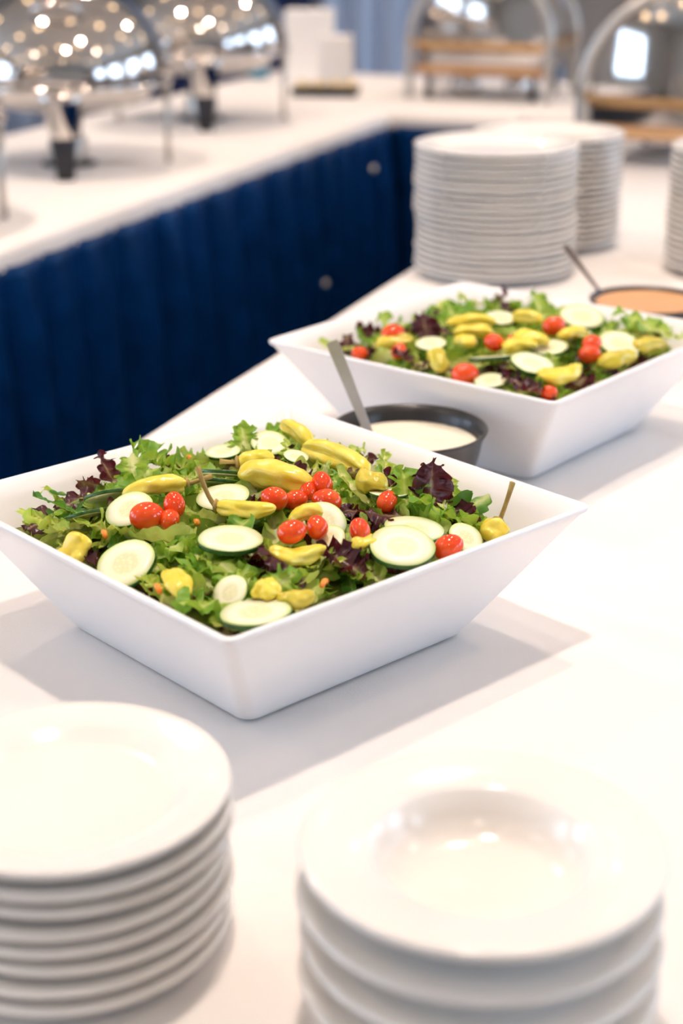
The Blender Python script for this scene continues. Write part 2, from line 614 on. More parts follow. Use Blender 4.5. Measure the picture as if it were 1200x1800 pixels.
def skirt(label, p0, p1, z0, z1, wl=0.15, amp=0.022, seed=1, pale_discs=()):
    """pleated skirt from table point p0 to p1 (u, v)"""
    rnd = random.Random(seed)
    a, b = tuv(*p0), tuv(*p1)
    L = (b - a).length
    d = (b - a).normalized()
    nrm = Vector((d.y, -d.x, 0))
    root = empty('table_skirt', ((a.x + b.x) / 2, (a.y + b.y) / 2, 0))
    tag(root, label, 'table skirt')
    o0 = root.location
    xs = [0.0]
    pl = []
    s = 0.0
    while s < L:
        wv = wl * rnd.uniform(0.75, 1.25)
        pl.append((s, wv, rnd.uniform(0.7, 1.2), rnd.uniform(0.55, 0.75)))
        s += wv
    cols = []
    for (s0, wv, am, duty) in pl:
        for k in range(14):
            t = k / 14
            q = 1.5 * abs(math.sin(PI * t ** (0.8 + 0.6 * (duty - 0.55)))) ** 0.75 - 0.5
            cols.append((min(L, s0 + wv * t), q * am))
    v, f = [], []
    rows = [0.0, 0.03, 0.08, 0.25, 0.5, 0.75, 1.0]
    for t in rows:
        z = z1 + (z0 - z1) * t
        for (s, q) in cols:
            g = 0.25 + 0.75 * min(1.0, t * 2.5)
            wob = 0.006 * noise.noise(Vector((s * 5, t * 2.0, seed)))
            p = a + d * s + nrm * (amp * q * g + wob * t + 0.006)
            v.append((p.x - o0.x, p.y - o0.y, z))
    n = len(cols)
    for j in range(len(rows) - 1):
        for i in range(n - 1):
            k = j * n + i
            f.append((k, k + 1, k + n + 1, k + n))
    o = link('pleated_cloth', mesh_from('pleated_cloth', v, f), root, M['skirt'])
    o.modifiers.new('thick', 'SOLIDIFY').thickness = 0.002
    for (t, z) in pale_discs:
        p = a + d * (L * t) + nrm * (amp * 1.3 + 0.012)
        c = link('pale_disc', lathe_mesh('pale_disc', [(0, -0.004), (0.008, -0.004), (0.009, 0), (0.007, 0.004), (0, 0.004)], 16), root, M['paper'])  # small white disc set just off the pleats
        c.location = (p.x - o0.x, p.y - o0.y, T + z)
        c.rotation_euler = (PI / 2, 0, math.atan2(nrm.y, nrm.x) + PI / 2)
    return root


E0 = -0.806          # left edge of the salad table
LV = -1.51           # front edge of the left buffet table
table('long buffet table carrying the two salad bowls, legs under white cloth', 0.45, 4.2, E0, 0.15)
table('long buffet table along the left carrying round chafing dishes', 1.0, 4.265, LV - 0.76, LV)
table('corner buffet table at the back carrying the white boxes', 4.27, 5.25, LV - 0.76, -1.142)
table('far buffet table at the right behind the plate stacks', 4.355, 5.3, -1.138, 0.9)
cr = ((0.35, 0.94, 0.55, 0.003, 0.012), (0.35, 0.94, 1.02, 0.003, 0.012), (0.9, -0.42, 0.25, 0.002, 0.014), (0.05, 1.0, -0.12, 0.003, 0.012))
cloth('white linen tablecloth under the salad bowls and plate stacks', 0.45, 4.2, E0, 0.15, 0.06, 0.012, 0.003, cr, 0.0014)
cloth('white linen tablecloth under the round chafing dishes on the left', 1.0, 4.265, LV - 0.76, LV, 0.05, 0.04, 0.002, (), 0.002, (0.05, 0.004, 0.05, 0.035))
cloth('white linen tablecloth under the white boxes at the back corner', 4.27, 5.25, LV - 0.76, -1.142, 0.05, 0.04, 0.002, (), 0.002, (0.035, 0.05, 0.05, 0.004))
cloth('white linen tablecloth on the far table behind the plate stacks', 4.355, 5.3, -1.138, 0.9, 0.05, 0.04, 0.002, (), 0.002, (0.035, 0.05, 0.004, 0.05))
skirt('navy pleated skirt along the front of the left buffet table', (1.0, LV + 0.004), (4.265, LV + 0.004), 0.012, T - 0.028, 0.145, 0.05, 1, ((0.90, -0.10), (0.795, -0.33)))
skirt('unseen navy pleated skirt added as light blocker on the salad table facing the left buffet table', (4.2, E0 - .012), (0.45, E0 - .012), 0.012, T - 0.04, 0.15, 0.03, 7)  # salad table skirts: unseen, added to stop window light passing beneath it
skirt('unseen navy pleated skirt added as light blocker on the salad table along its right side', (0.45, .162), (4.2, .162), 0.012, T - 0.04, 0.15, 0.03, 8)
skirt('unseen navy pleated skirt added as light blocker across the near end of the salad table', (0.438, E0 + .02), (0.438, .13), 0.012, T - 0.04, 0.15, 0.03, 9)
skirt('short navy skirt below the back corner of the tables', (4.262, LV + 0.03), (4.262, -1.146), 0.012, T - 0.028, 0.11, 0.02, 2)
skirt('navy pleated skirt on the far table behind the plate stacks', (4.347, -1.13), (4.347, 0.9), 0.012, T - 0.028, 0.12, 0.02, 3)

# ------------------------------------------------------------------ square salad bowls
S_RIM, S_BASE, B_H = 0.183, 0.1135, 0.114     # half sides and height


def rsq(h, r, z, n=6):
    pts = []
    for q in range(4):
        cx, cy = ((1, 1), (-1, 1), (-1, -1), (1, -1))[q]
        for i in range(n + 1):
            a = PI / 2 * (q + i / n)
            pts.append(((h - r) * cx + r * math.cos(a), (h - r) * cy + r * math.sin(a), z))
    return pts


def square_bowl_mesh():
    k = (S_RIM - S_BASE) / B_H
    rings = [(0.06, 0.012, 0.0006), (S_BASE - 0.003, 0.011, 0.0), (S_BASE - 0.0006, 0.012, 0.0012), (S_BASE + 0.002, 0.012, 0.004)]
    for z in (0.02, 0.05, 0.08, 0.1):
        rings.append((S_BASE + k * z, 0.012 - 0.004 * z / B_H, z))
    rings += [(S_RIM - 0.0035, 0.008, B_H - 0.0065), (S_RIM - 0.0008, 0.008, B_H - 0.0045), (S_RIM, 0.008, B_H - 0.002), (S_RIM - 0.0008, 0.008, B_H - 0.0004),
              (S_RIM - 0.003, 0.007, B_H), (S_RIM - 0.006, 0.006, B_H - 0.0012)]
    for z in (0.1, 0.08, 0.05, 0.02):
        rings.append((S_BASE + k * z - 0.0062, 0.008, z))
    rings += [(S_BASE - 0.008, 0.018, 0.010), (S_BASE - 0.016, 0.016, 0.006), (0.05, 0.012, 0.006)]
    v, f = [], []
    m = len(rsq(1, .1, 0))
    for h, r, z in rings:
        v += rsq(h, r, z)
    for j in range(len(rings) - 1):
        for i in range(m):
            q = (i + 1) % m
            f.append((j * m + i, j * m + q, (j + 1) * m + q, (j + 1) * m + i))
    f.append(tuple(range(m - 1, -1, -1)))
    f.append(tuple((len(rings) - 1) * m + i for i in range(m)))
    return mesh_from('square_bowl', v, f)


bowl_me = square_bowl_mesh()
BOWLS = {'front': (-0.0611, 1.1747, -0.046 + PI / 4), 'rear': (0.1756, 1.6894, 0.1026 + PI / 4)}
bowl_obj = {}
for nm, (bx, by, yaw) in BOWLS.items():
    o = link('salad_bowl', bowl_me, None, M['melamine'])
    o.location = (bx, by, T + 0.0012)
    o.rotation_euler = (0, 0, yaw)
    tag(o, {'front': 'square white salad bowl nearest the camera, holding the front salad',
            'rear': 'square white salad bowl further back beside the black dressing bowl'}[nm], 'bowl', 'square salad bowls')
    bowl_obj[nm] = o


def to_local(nm, p):
    bx, by, yaw = BOWLS[nm]
    c, s = math.cos(-yaw), math.sin(-yaw)
    x, y = p[0] - bx, p[1] - by
    return c * x - s * y, s * x + c * y


def inner_half(z):
    """inner half side of the bowl at height z over the table"""
    k = (S_RIM - S_BASE) / B_H
    return S_BASE + k * (z - 0.0016) - 0.0075


def hz(nm, x, y):
    """height of the salad over the table at world x, y"""
    lx, ly = to_local(nm, (x, y))
    e = max(0.0, 1 - (max(abs(lx), abs(ly)) / 0.165) ** 2)
    base = B_H - 0.019
    if nm == 'front':                                # less salad in the right corner
        base -= 0.022 * math.exp(-((x - 0.185) ** 2 + (y - 1.163) ** 2) / 0.065 ** 2)
    return base + 0.017 * e ** 0.7 + 0.004 * noise.noise(Vector((lx * 18, ly * 18, 1.7 if nm == 'front' else 5.2)))


def on_salad(nm, px, py, lift=0.0):
    z = B_H - 0.01
    for _ in range(8):
        p = at(px, py, z)
        z = hz(nm, p.x, p.y) + lift
    p = at(px, py, z)
    return p


def co_np(me):
    a = np.empty(len(me.vertices) * 3)
    me.vertices.foreach_get('co', a)
    return a.reshape(-1, 3)


def keep_inside(nm, cos_list, mat, slack=0.0):
    """shift a thing inwards so that it does not cut through the bowl wall; returns the matrix"""
    bx, by, yaw = BOWLS[nm]
    R = np.array(mat.to_3x3())
    t = np.array(mat.translation)
    co = np.concatenate(cos_list) @ R.T
    c, s = math.cos(-yaw), math.sin(-yaw)
    for _ in range(4):
        p = co + t
        z = p[:, 2] - T
        x, y = p[:, 0] - bx, p[:, 1] - by
        lx, ly = c * x - s * y, s * x + c * y
        k = (S_RIM - S_BASE) / B_H
        lim = S_BASE + k * (np.minimum(z, B_H) - 0.0016) - 0.0075 + slack
        dx = (np.maximum(lx - lim, 0)).max() - (np.maximum(-lx - lim, 0)).max()
        dy = (np.maximum(ly - lim, 0)).max() - (np.maximum(-ly - lim, 0)).max()
        if abs(dx) + abs(dy) < 1e-5:
            break
        c2, s2 = math.cos(yaw), math.sin(yaw)
        t = t - np.array((c2 * dx - s2 * dy, s2 * dx + c2 * dy, 0))
    m = mat.copy()
    m.translation = Vector(t)
    return m


# the bed of greens under the leaves
for nm in BOWLS:
    bx, by, yaw = BOWLS[nm]
    n = 40
    v, f = [], []
    h = inner_half(B_H - 0.03) - 0.004
    for j in range(n + 1):
        for i in range(n + 1):
            lx, ly = -h + 2 * h * i / n, -h + 2 * h * j / n
            wx = bx + math.cos(yaw) * lx - math.sin(yaw) * ly
            wy = by + math.sin(yaw) * lx + math.cos(yaw) * ly
            z = hz(nm, wx, wy) - 0.016 + 0.006 * noise.noise(Vector((lx * 60, ly * 60, 3)))
            if i in (0, n) or j in (0, n):
                z = B_H - 0.036
            v.append((lx, ly, z))
    for j in range(n):
        for i in range(n):
            a = j * (n + 1) + i
            f.append((a, a + 1, a + n + 2, a + n + 1))
    o = link('chopped_greens', mesh_from('chopped_greens', v, f), None, M['bed'])
    o.location = (bx, by, T)
    o.rotation_euler = (0, 0, yaw)
    tag(o, 'chopped mixed greens filling the %s salad bowl below the leaves' % nm, 'salad', None, 'stuff')

# ------------------------------------------------------------------ salad leaves


def leaf_mesh(name, L, W, ruffle, freq, cup, curl, tooth=0.0, teeth=9, seed=0, tip=0.8, nu=40, nv=14, fold=0.0, twist=0.0):
    rnd = random.Random(seed)
    ph = [rnd.uniform(0, 6.28) for _ in range(6)]
    v, f, uvs = [], [], []
    for j in range(nu + 1):
        u = j / nu
        wu = (math.sin(PI * min(1, max(0, u)) ** tip)) ** 0.6 if 0 < u < 1 else 0.0
        wu = W * (0.10 + 0.9 * wu) * (1 if u < 0.9 else math.sqrt(max(0.02, 1 - ((u - 0.9) / 0.1) ** 2)))
        for i in range(nv + 1):
            q = -1 + 2 * i / nv
            aq = abs(q)
            tz = 1.0
            if tooth:
                tt = abs(((u * teeth + (0.5 if q > 0 else 0)) % 1.0) - 0.5) * 2
                tz = 1 - tooth * (1 - tt)
            ww = wu * (1 + 0.12 * math.sin(9 * u + ph[0] + q))
            x = q * ww * (tz if aq > 0.25 else 1)
            y = (u - 0.5) * L + tooth * 0.25 * W * aq * tz
            rf = aq ** 1.7
            z = ruffle * rf * (math.sin(freq * 2 * PI * u + ph[1] + 0.8 * q) + 0.55 * math.sin(freq * 4.3 * PI * u + ph[2] * (1 if q > 0 else 2)))
            y += ruffle * 0.8 * rf * math.cos(freq * 2.6 * PI * u + ph[3])
            x += ruffle * 0.6 * rf * math.sin(freq * 3.4 * PI * u + ph[4]) * (1 if q > 0 else -1)
            z += cup * W * q * q - 0.0012 * math.exp(-(q / 0.12) ** 2)
            z += ruffle * 0.5 * noise.noise(Vector((x * 70, y * 70, seed)))
            z += 0.0024 * noise.noise(Vector((x * 150, y * 150, seed + 7.3)))
            z += curl * L * ((u - 0.5) ** 2) * 4 * 0.25
            if fold:
                a = fold * q
                x, z = x * math.cos(a), z + abs(x) * math.sin(abs(a))
            if twist:
                a = twist * (u - 0.5)
                x, z = x * math.cos(a) - z * math.sin(a), x * math.sin(a) + z * math.cos(a)
            v.append((x, y, z))
            uvs.append((i / nv, u))
    for j in range(nu):
        for i in range(nv):
            a = j * (nv + 1) + i
            f.append((a, a + 1, a + nv + 2, a + nv + 1))
    me = mesh_from(name, v, f)
    uvl = me.uv_layers.new(name='UVMap')
    for lp in me.loops:
        uvl.data[lp.index].uv = uvs[lp.vertex_index]
    return me


LEAVES = {'green': [], 'pale': [], 'red': [], 'frisee': [], 'dark_green': []}
for s in range(7):
    r = random.Random(100 + s)
    LEAVES['green'].append(leaf_mesh('frilly_leaf', r.uniform(.055, .08), r.uniform(.018, .026), r.uniform(.0045, .0065), r.uniform(3.4, 5.4), r.uniform(-.2, .5), r.uniform(-.5, .5), .3, 17, s, .8, 60, 16))
    LEAVES['pale'].append(leaf_mesh('pale_leaf', r.uniform(.05, .075), r.uniform(.012, .019), r.uniform(.002, .0035), r.uniform(1.5, 2.6), r.uniform(.1, .8), r.uniform(-.6, .6), 0, 9, 20 + s, .7, 40, 14, r.uniform(0, .6), r.uniform(-1.8, 1.8)))
    LEAVES['red'].append(leaf_mesh('red_leaf', r.uniform(.05, .07), r.uniform(.014, .022), r.uniform(.004, .006), r.uniform(3.0, 4.6), r.uniform(-.3, .6), r.uniform(-.6, .5), .05, 15, 40 + s, .8, 56, 14))
    LEAVES['frisee'].append(leaf_mesh('frisee_leaf', r.uniform(.05, .08), r.uniform(.014, .02), r.uniform(.004, .006), r.uniform(1.5, 3), r.uniform(-.3, .5), r.uniform(-.7, .6), .82, 8, 60 + s, .8, 48, 12))
    LEAVES['dark_green'].append(leaf_mesh('dark_leaf', r.uniform(.05, .07), r.uniform(.011, .017), r.uniform(.0015, .003), r.uniform(1.5, 2.4), r.uniform(-.2, .6), r.uniform(-.5, .5), .35, 4, 80 + s, .65))
for k, lst in LEAVES.items():
    for me in lst:
        me.materials.append(M[k])
LEAF_CO = {me.name: co_np(me) for lst in LEAVES.values() for me in lst}
LEAF_NAME = {'green': ('lettuce_leaf', 'frilly green lettuce leaf'), 'pale': ('romaine_leaf', 'pale green romaine leaf'), 'red': ('red_lettuce_leaf', 'dark red lettuce leaf'),
             'frisee': ('frisee_leaf', 'feathery yellow-green frisee leaf'), 'dark_green': ('arugula_leaf', 'dark green smooth salad leaf')}


LANDMARKS = [(nm_, on_salad(nm_, x_, y_), t_) for (nm_, x_, y_, t_) in (
    ('front', 306, 888, 'the three clustered tomatoes'), ('front', 225, 895, 'the leftmost upright cucumber slice'), ('front', 213, 995, 'the tilted near left cucumber slice'),
    ('front', 405, 950, 'the oval middle cucumber slice'), ('front', 392, 876, 'the tall-stemmed pepper'), ('front', 474, 780, 'the far corner cucumber slice'),
    ('front', 570, 916, 'the middle tomato pair'), ('front', 706, 962, 'the large round cucumber slice'), ('front', 455, 1082, 'the near corner cucumber slice'),
    ('front', 788, 962, 'the lone tomato at right'), ('front', 866, 930, 'the brown-stemmed pepper'), ('front', 682, 868, 'the thin cucumber edge'), ('front', 490, 840, 'the large flat pepper'),
    ('front', 566, 851, 'the topmost tomato'), ('front', 632, 932, 'the tomato by the brown leaf'), ('front', 125, 960, 'the folded left pepper'), ('front', 310, 1025, 'the hanging near left pepper'),
    ('front', 590, 806, 'the long far right pepper'), ('front', 525, 965, 'the curved pepper'), ('front', 520, 1050, 'the small near right pepper'), ('front', 390, 838, 'the dark rind cucumber pair'),
    ('front', 190, 868, 'the dark rind strip'), ('front', 755, 850, 'the upright dark red leaf'), ('front', 270, 858, 'the left stemmed pepper'), ('front', 90, 920, 'the left corner frisee'),
    ('front', 280, 810, 'the far left leaf heap'), ('front', 620, 1010, 'the near right rim'), ('front', 340, 1080, 'the near left rim'),
    ('front', 395, 792, 'the flat far left cucumber slice'), ('rear', 790, 545, 'the far left wall'), ('rear', 850, 515, 'the far corner edge'), ('rear', 690, 587, 'the leftmost large tomato'), ('rear', 632, 621, 'the left corner tomato'), ('rear', 868, 602, 'the middle tomato'), ('rear', 973, 573, 'the far right tomato'),
    ('rear', 817, 658, 'the near rim tomato'), ('rear', 1040, 610, 'the right tomato pair'), ('rear', 862, 630, 'the rind-edged cucumber slice'), ('rear', 935, 640, 'the near cucumber slice'),
    ('rear', 1022, 558, 'the far right cucumber slice'), ('rear', 1088, 606, 'the right cucumber slice'), ('rear', 985, 655, 'the near corner pepper'), ('rear', 830, 570, 'the long far pepper'),
    ('rear', 748, 578, 'the upright red leaf'), ('rear', 770, 640, 'the near left pepper'), ('rear', 1140, 580, 'the right corner'), ('rear', 757, 605, 'the left cucumber slice'), ('rear', 890, 535, 'the far corner'))]


def beside(nm, p):
    """say which easily found piece a leaf lies next to, and on which side, as seen from the camera"""
    best = min((q for q in LANDMARKS if q[0] == nm), key=lambda q: (q[1].x - p.x) ** 2 + (q[1].y - p.y) ** 2)
    dx, dy = p.x - best[1].x, p.y - best[1].y
    if math.hypot(dx, dy) < 0.010:
        side = 'under'
    elif abs(dx) > abs(dy):
        side = 'right of' if dx > 0 else 'left of'
    else:
        side = 'behind' if dy > 0 else 'in front of'
    return side + ' ' + best[2]


LOOSE = []          # leaves of the mix, kept below the toppings
TOPPINGS = []       # (bowl, centre, axis or normal, radius, is_disc)


def add_leaf(nm, kind, me, loc, rot, scale=1.0, label=None):
    mat = Matrix.Translation(loc) @ Euler(rot).to_matrix().to_4x4() @ Matrix.Scale(scale, 4)
    mat = keep_inside(nm, [LEAF_CO[me.name]], mat, -0.012 if not label else -0.003)
    o = link(LEAF_NAME[kind][0], me, None, None)
    o.matrix_world = mat
    if label:
        tag(o, label, 'leaf', 'leaves in the %s salad' % nm)
    else:
        kn = LEAF_NAME[kind][1]
        if scale < 0.7:
            kn = 'small ' + kn
        LOOSE.append((nm, o, me))
        tag(o, '%s %s, %s salad' % (kn, beside(nm, mat.translation), nm), 'leaf', 'leaves in the %s salad' % nm)
    return o


def scatter_leaves(nm, n, seed, weights, lo=.75, hi=1.05, lift=-0.005, tilt=.28):
    rnd = random.Random(seed)
    bx, by, yaw = BOWLS[nm]
    kinds = list(weights)
    h = 0.148
    for j in range(n):
        for i in range(n):
            lx = -h + 2 * h * (i + rnd.uniform(0.1, 0.9)) / n
            ly = -h + 2 * h * (j + rnd.uniform(0.1, 0.9)) / n
            wx = bx + math.cos(yaw) * lx - math.sin(yaw) * ly
            wy = by + math.sin(yaw) * lx + math.cos(yaw) * ly
            if nm == 'front' and (wx > 0.112 or wx < -0.255):
                continue
            k = rnd.choices(kinds, [weights[q] for q in kinds])[0]
            me = rnd.choice(LEAVES[k])
            z = T + hz(nm, wx, wy) + lift + rnd.uniform(-0.004, 0.004)
            rot = (rnd.gauss(0.05, tilt), rnd.gauss(0, tilt * 1.25), rnd.uniform(0, 2 * PI))
            add_leaf(nm, k, me, (wx, wy, z), rot, rnd.uniform(lo, hi))


scatter_leaves('front', 11, 11, {'green': .36, 'pale': .28, 'red': .10, 'frisee': .2, 'dark_green': .06})
scatter_leaves('rear', 9, 12, {'green': .4, 'pale': .22, 'red': .15, 'frisee': .13, 'dark_green': .1})
scatter_leaves('front', 9, 21, {'green': .36, 'pale': .24, 'red': .1, 'frisee': .26, 'dark_green': .04}, .42, .68, .003, .5)
scatter_leaves('rear', 6, 22, {'green': .4, 'pale': .22, 'red': .12, 'frisee': .22, 'dark_green': .04}, .42, .68, .003, .5)

# leaves that can be singled out in the photograph: bowl, kind, variant, px, py, lift, rotation, scale, label
for (nm, k, vi, px, py, lift, rot, sc_, lab) in (
    ('front', 'red', 1, 758, 858, .018, (1.25, 0.2, 0.4), .9, 'glossy dark red leaf standing upright near the far right wall of the front bowl'),
    ('front', 'green', 2, 715, 880, .010, (0.9, 0.1, 0.3), .9, 'bright green frilly leaf in front of the upright dark red leaf'),
    ('front', 'green', 4, 790, 905, .006, (0.5, 0.3, 1.9), .85, 'bright green frilly leaf right of the upright dark red leaf'),
    ('front', 'red', 3, 645, 900, .010, (0.15, 0.1, 1.6), 1.0, 'brown red leaf lying between the tomatoes right of the centre of the front salad'),
    ('front', 'red', 0, 500, 985, .010, (0.5, 0.2, 1.3), .8, 'crumpled dark red leaf below the curved yellow pepper of the front salad'),
    ('front', 'red', 5, 602, 985, .006, (0.3, -0.2, 0.9), .75, 'purplish leaf left of the large cucumber slice in the front salad'),
    ('front', 'green', 0, 280, 810, .012, (0.3, 0.1, 1.2), .9, 'frilly green leaf heaped against the far left wall of the front bowl'),
    ('front', 'red', 2, 192, 832, .010, (0.9, 0.0, 1.0), .7, 'dark brown leaf edge against the far left wall of the front bowl'),
    ('front', 'dark_green', 1, 105, 888, .014, (0.5, 0.2, 1.9), .7, 'curled dark green leaf by the left corner of the front bowl'),
    ('front', 'frisee', 3, 90, 920, .006, (0.2, 0.1, 1.4), .9, 'feathery pale frisee leaf closest to the left corner of the front bowl'),
    ('front', 'green', 3, 400, 1000, .003, (0.2, 0.0, 0.8), 1.0, 'broad frilly green leaf in front of the middle cucumber slice of the front salad'),
    ('front', 'green', 5, 362, 1068, .001, (0.15, -0.1, 2.2), .9, 'frilly light green leaf at the near left rim of the front bowl'),
    ('front', 'green', 6, 430, 785, .010, (0.9, 0, 0.2), .6, 'small dark green frill behind the cucumber at the far corner of the front bowl'),
    ('front', 'pale', 2, 285, 950, .002, (0.0, 0.1, 1.3), .8, 'grey green leaf lying below the three tomatoes at the left of the front salad'),
    ('front', 'pale', 4, 620, 860, .012, (0.5, 0.4, 0.9), .7, 'pale green rib piece right of the tomato trio in the front salad'),
    ('front', 'frisee', 1, 510, 803, .010, (0.5, 0, 0.3), .6, 'pale frisee tuft above the large flat pepper of the front salad'),
    ('rear', 'red', 1, 748, 578, .012, (0.9, 0, 0.3), .8, 'dark red leaf standing near the far left wall of the rear bowl'),
    ('rear', 'red', 4, 725, 636, .006, (0.3, 0, 1.3), .7, 'dark red leaf at the near left rim of the rear bowl'),
    ('rear', 'red', 3, 905, 548, .010, (0.6, 0, 1.3), .8, 'dark red leaf near the far corner of the rear bowl'),
    ('rear', 'red', 2, 915, 678, .006, (0.3, 0, 1.0), .8, 'dark red leaf by the near corner of the rear bowl'),
    ('rear', 'green', 2, 950, 545, .010, (0.7, 0, 0.3), .8, 'bright green leaf near the far right wall of the rear bowl'),
    ('rear', 'green', 4, 1140, 575, .010, (0.3, 0, 1.0), 1.0, 'bright green leaf by the right corner of the rear bowl'),
):
    me = LEAVES[k][vi]
    add_leaf(nm, k, me, on_salad(nm, px, py, lift), rot, sc_, lab)

# ------------------------------------------------------------------ cucumber slices
CU_R = 0.0262


def cuke_meshes():
    n = 40
    wob = lambda a, z: 1 + 0.018 * math.sin(3 * a + .5) + 0.01 * math.sin(5 * a)
    R = CU_R
    fl = lathe_mesh('flesh', [(0, -.0020), (R * .55, -.0019), (R * .982, -.0021), (R * .982, .0021), (R * .55, .0019), (R * .45, .0017), (R * .2, .0018), (0, .0018)], n, wob)
    ri = lathe_mesh('rind', [(R * .97, -.0020), (R * .988, -.0020), (R, -.0013), (R, .0013), (R * .988, .0020), (R * .97, .0020)], n, wob)
    fl.materials.append(M['flesh'])
    ri.materials.append(M['rind'])
    return fl, ri


CUKE = cuke_meshes()
CUKE_CO = [co_np(CUKE[0]), co_np(CUKE[1])]


def cucumber(nm, px, py, wpx, tilt, roll, lift, label, yaw=0.0):
    """tilt: degrees the face is turned up towards the camera, roll: leaning to the right"""
    p = on_salad(nm, px, py, lift)
    dist = (p - Vector(cam.location)).length
    sc_ = wpx / F_PX * dist / (2 * CU_R)
    rot = Euler((math.radians(tilt), math.radians(roll), 0)).to_matrix() @ Euler((0, 0, yaw)).to_matrix()
    mat = Matrix.Translation(p) @ rot.to_4x4() @ Matrix.Scale(sc_, 4)
    mat = keep_inside(nm, CUKE_CO, mat, 0.002)
    root = bpy.data.objects.new('cucumber_slice', None)
    COL.objects.link(root)
    root.empty_display_size = 0.02
    root.matrix_world = mat
    TOPPINGS.append((nm, mat.translation.copy(), (mat.to_3x3() @ Vector((0, 0, 1))).normalized(), CU_R * sc_ * 1.03, True))
    link('flesh', CUKE[0], root)
    link('rind', CUKE[1], root)
    tag(root, label, 'cucumber', 'cucumber slices in the %s salad' % nm)


cyaw = 0.0
for (nm, px, py, wp, ti, ro, li, lab) in (
    ('front', 228, 897, 88, 22, -14, .012, 'cucumber slice behind the three tomatoes at the left of the front salad'),
    ('front', 213, 995, 108, 26, -16, .008, 'large tilted cucumber slice by the near left rim of the front bowl'),
    ('front', 405, 950, 116, 2, 2, .013, 'oval flat lying cucumber slice in the middle of the front salad'),
    ('front', 392, 876, 96, 8, -6, .012, 'cucumber slice under the stemmed pepper in the front salad'),
    ('front', 474, 780, 68, 20, 6, .012, 'round cucumber slice by the far corner of the front bowl'),
    ('front', 520, 803, 46, 10, 10, .012, 'small white cucumber slice beside the frisee tuft of the front salad'),
    ('front', 568, 800, 42, 20, 20, .008, 'narrow cucumber slice below the long yellow pepper of the front salad'),
    ('front', 572, 916, 78, 34, 26, .012, 'upright cucumber slice behind the tomato pair in the middle of the front salad'),
    ('front', 706, 962, 118, 16, 4, .013, 'large round cucumber slice by the near right rim of the front bowl'),
    ('front', 728, 932, 108, 2, 6, .010, 'cucumber slice half hidden behind the large round one in the front salad'),
    ('front', 455, 1082, 128, -2, -4, .010, 'cucumber slice lying flat at the near corner of the front bowl'),
    ('front', 818, 946, 66, 26, 24, .004, 'cucumber slice leaning beside the lone tomato at the right of the front bowl'),
    ('front', 682, 868, 70, -8, 3, .010, 'thin cucumber slice edge right of the round yellow pepper of the front salad'),
    ('front', 578, 948, 62, 24, -14, .009, 'pale cucumber piece right of the middle tomato pair in the front salad'),
    ('front', 405, 1042, 70, 34, -30, .006, 'cucumber slice tipped up behind the flat one at the near corner of the front bowl'),
    ('front', 392, 832, 84, -24, 4, .012, 'stacked cucumber slice showing dark green rind, upper one, left of the flat pepper'),
    ('front', 386, 848, 84, -26, 6, .008, 'stacked cucumber slice showing dark green rind, lower one, left of the flat pepper'),
    ('front', 190, 872, 84, -30, -12, .008, 'cucumber slice showing its dark rind against the far left wall of the front bowl'),
    ('front', 150, 905, 76, -24, -16, .008, 'cucumber slice edge with green rind near the left corner of the front bowl'),
    ('front', 392, 795, 64, 4, -4, .010, 'cucumber slice lying by the far left wall of the front bowl'),
    ('rear', 757, 605, 56, 10, -4, .012, 'cucumber slice left of the middle of the rear salad'),
    ('rear', 862, 630, 76, -14, -4, .014, 'cucumber slice with dark rind edge towards the camera in the rear salad'),
    ('rear', 935, 640, 78, 12, 10, .012, 'round cucumber slice by the near right of the rear salad'),
    ('rear', 1022, 558, 78, 18, 4, .012, 'large cucumber slice near the far right wall of the rear bowl'),
    ('rear', 1088, 606, 74, 22, 8, .010, 'cucumber slice at the right of the two red tomatoes in the rear salad'),
    ('rear', 862, 670, 60, 8, -4, .008, 'cucumber slice at the near rim of the rear bowl below the tomato'),
    ('rear', 965, 612, 66, 8, -6, .008, 'cucumber slice left of the tomato pair in the rear salad'),
    ('rear', 880, 560, 58, 10, 3, .010, 'cucumber slice near the far corner of the rear bowl'),
    ('rear', 1010, 585, 60, -4, 3, .008, 'cucumber slice below the single far tomato of the rear salad'),
):
    cyaw += 1.1
    cucumber(nm, px, py, wp, ti, ro, li, lab, cyaw)

# ------------------------------------------------------------------ grape tomatoes
tom_me = lathe_mesh('fruit', [(0, -.0125)] + [(0.0100 * math.sin(a) * (1 + .04 * math.cos(a)), -.0125 * math.cos(a)) for a in np.linspace(0.25, PI - 0.3, 13)] + [(0.0016, .0121), (0, .0117)], 28,
                    lambda a, z: 1 + 0.015 * math.sin(2 * a + 1) + .01 * math.sin(3 * a))
scar_me = lathe_mesh('stem_scar', [(0, .0126), (.0012, .0124), (.002, .0120), (.0012, .0116), (0, .0114)], 12)
TOM_CO = [co_np(tom_me)]


def tomato(nm, px, py, wpx, elong, tip, lift, label):
    """elong: compass angle of the long axis, tip: how far it stands up"""
    p = on_salad(nm, px, py, lift)
    dist = (p - Vector(cam.location)).length
    sc_ = wpx / F_PX * dist / 0.0225
    rot = Euler((0, math.radians(90 - tip), math.radians(elong))).to_matrix().to_4x4()
    mat = keep_inside(nm, TOM_CO, Matrix.Translation(p) @ rot @ Matrix.Scale(sc_, 4), 0.002)
    root = bpy.data.objects.new('grape_tomato', None)
    COL.objects.link(root)
    root.empty_display_size = 0.01
    root.matrix_world = mat
    TOPPINGS.append((nm, mat.translation.copy(), Vector((0, 0, 1)), .013 * sc_, False))
    link('fruit', tom_me, root, M['tomato'])
    link('stem_scar', scar_me, root, M['scar'])
    tag(root, label, 'tomato', 'grape tomatoes in the %s salad' % nm)


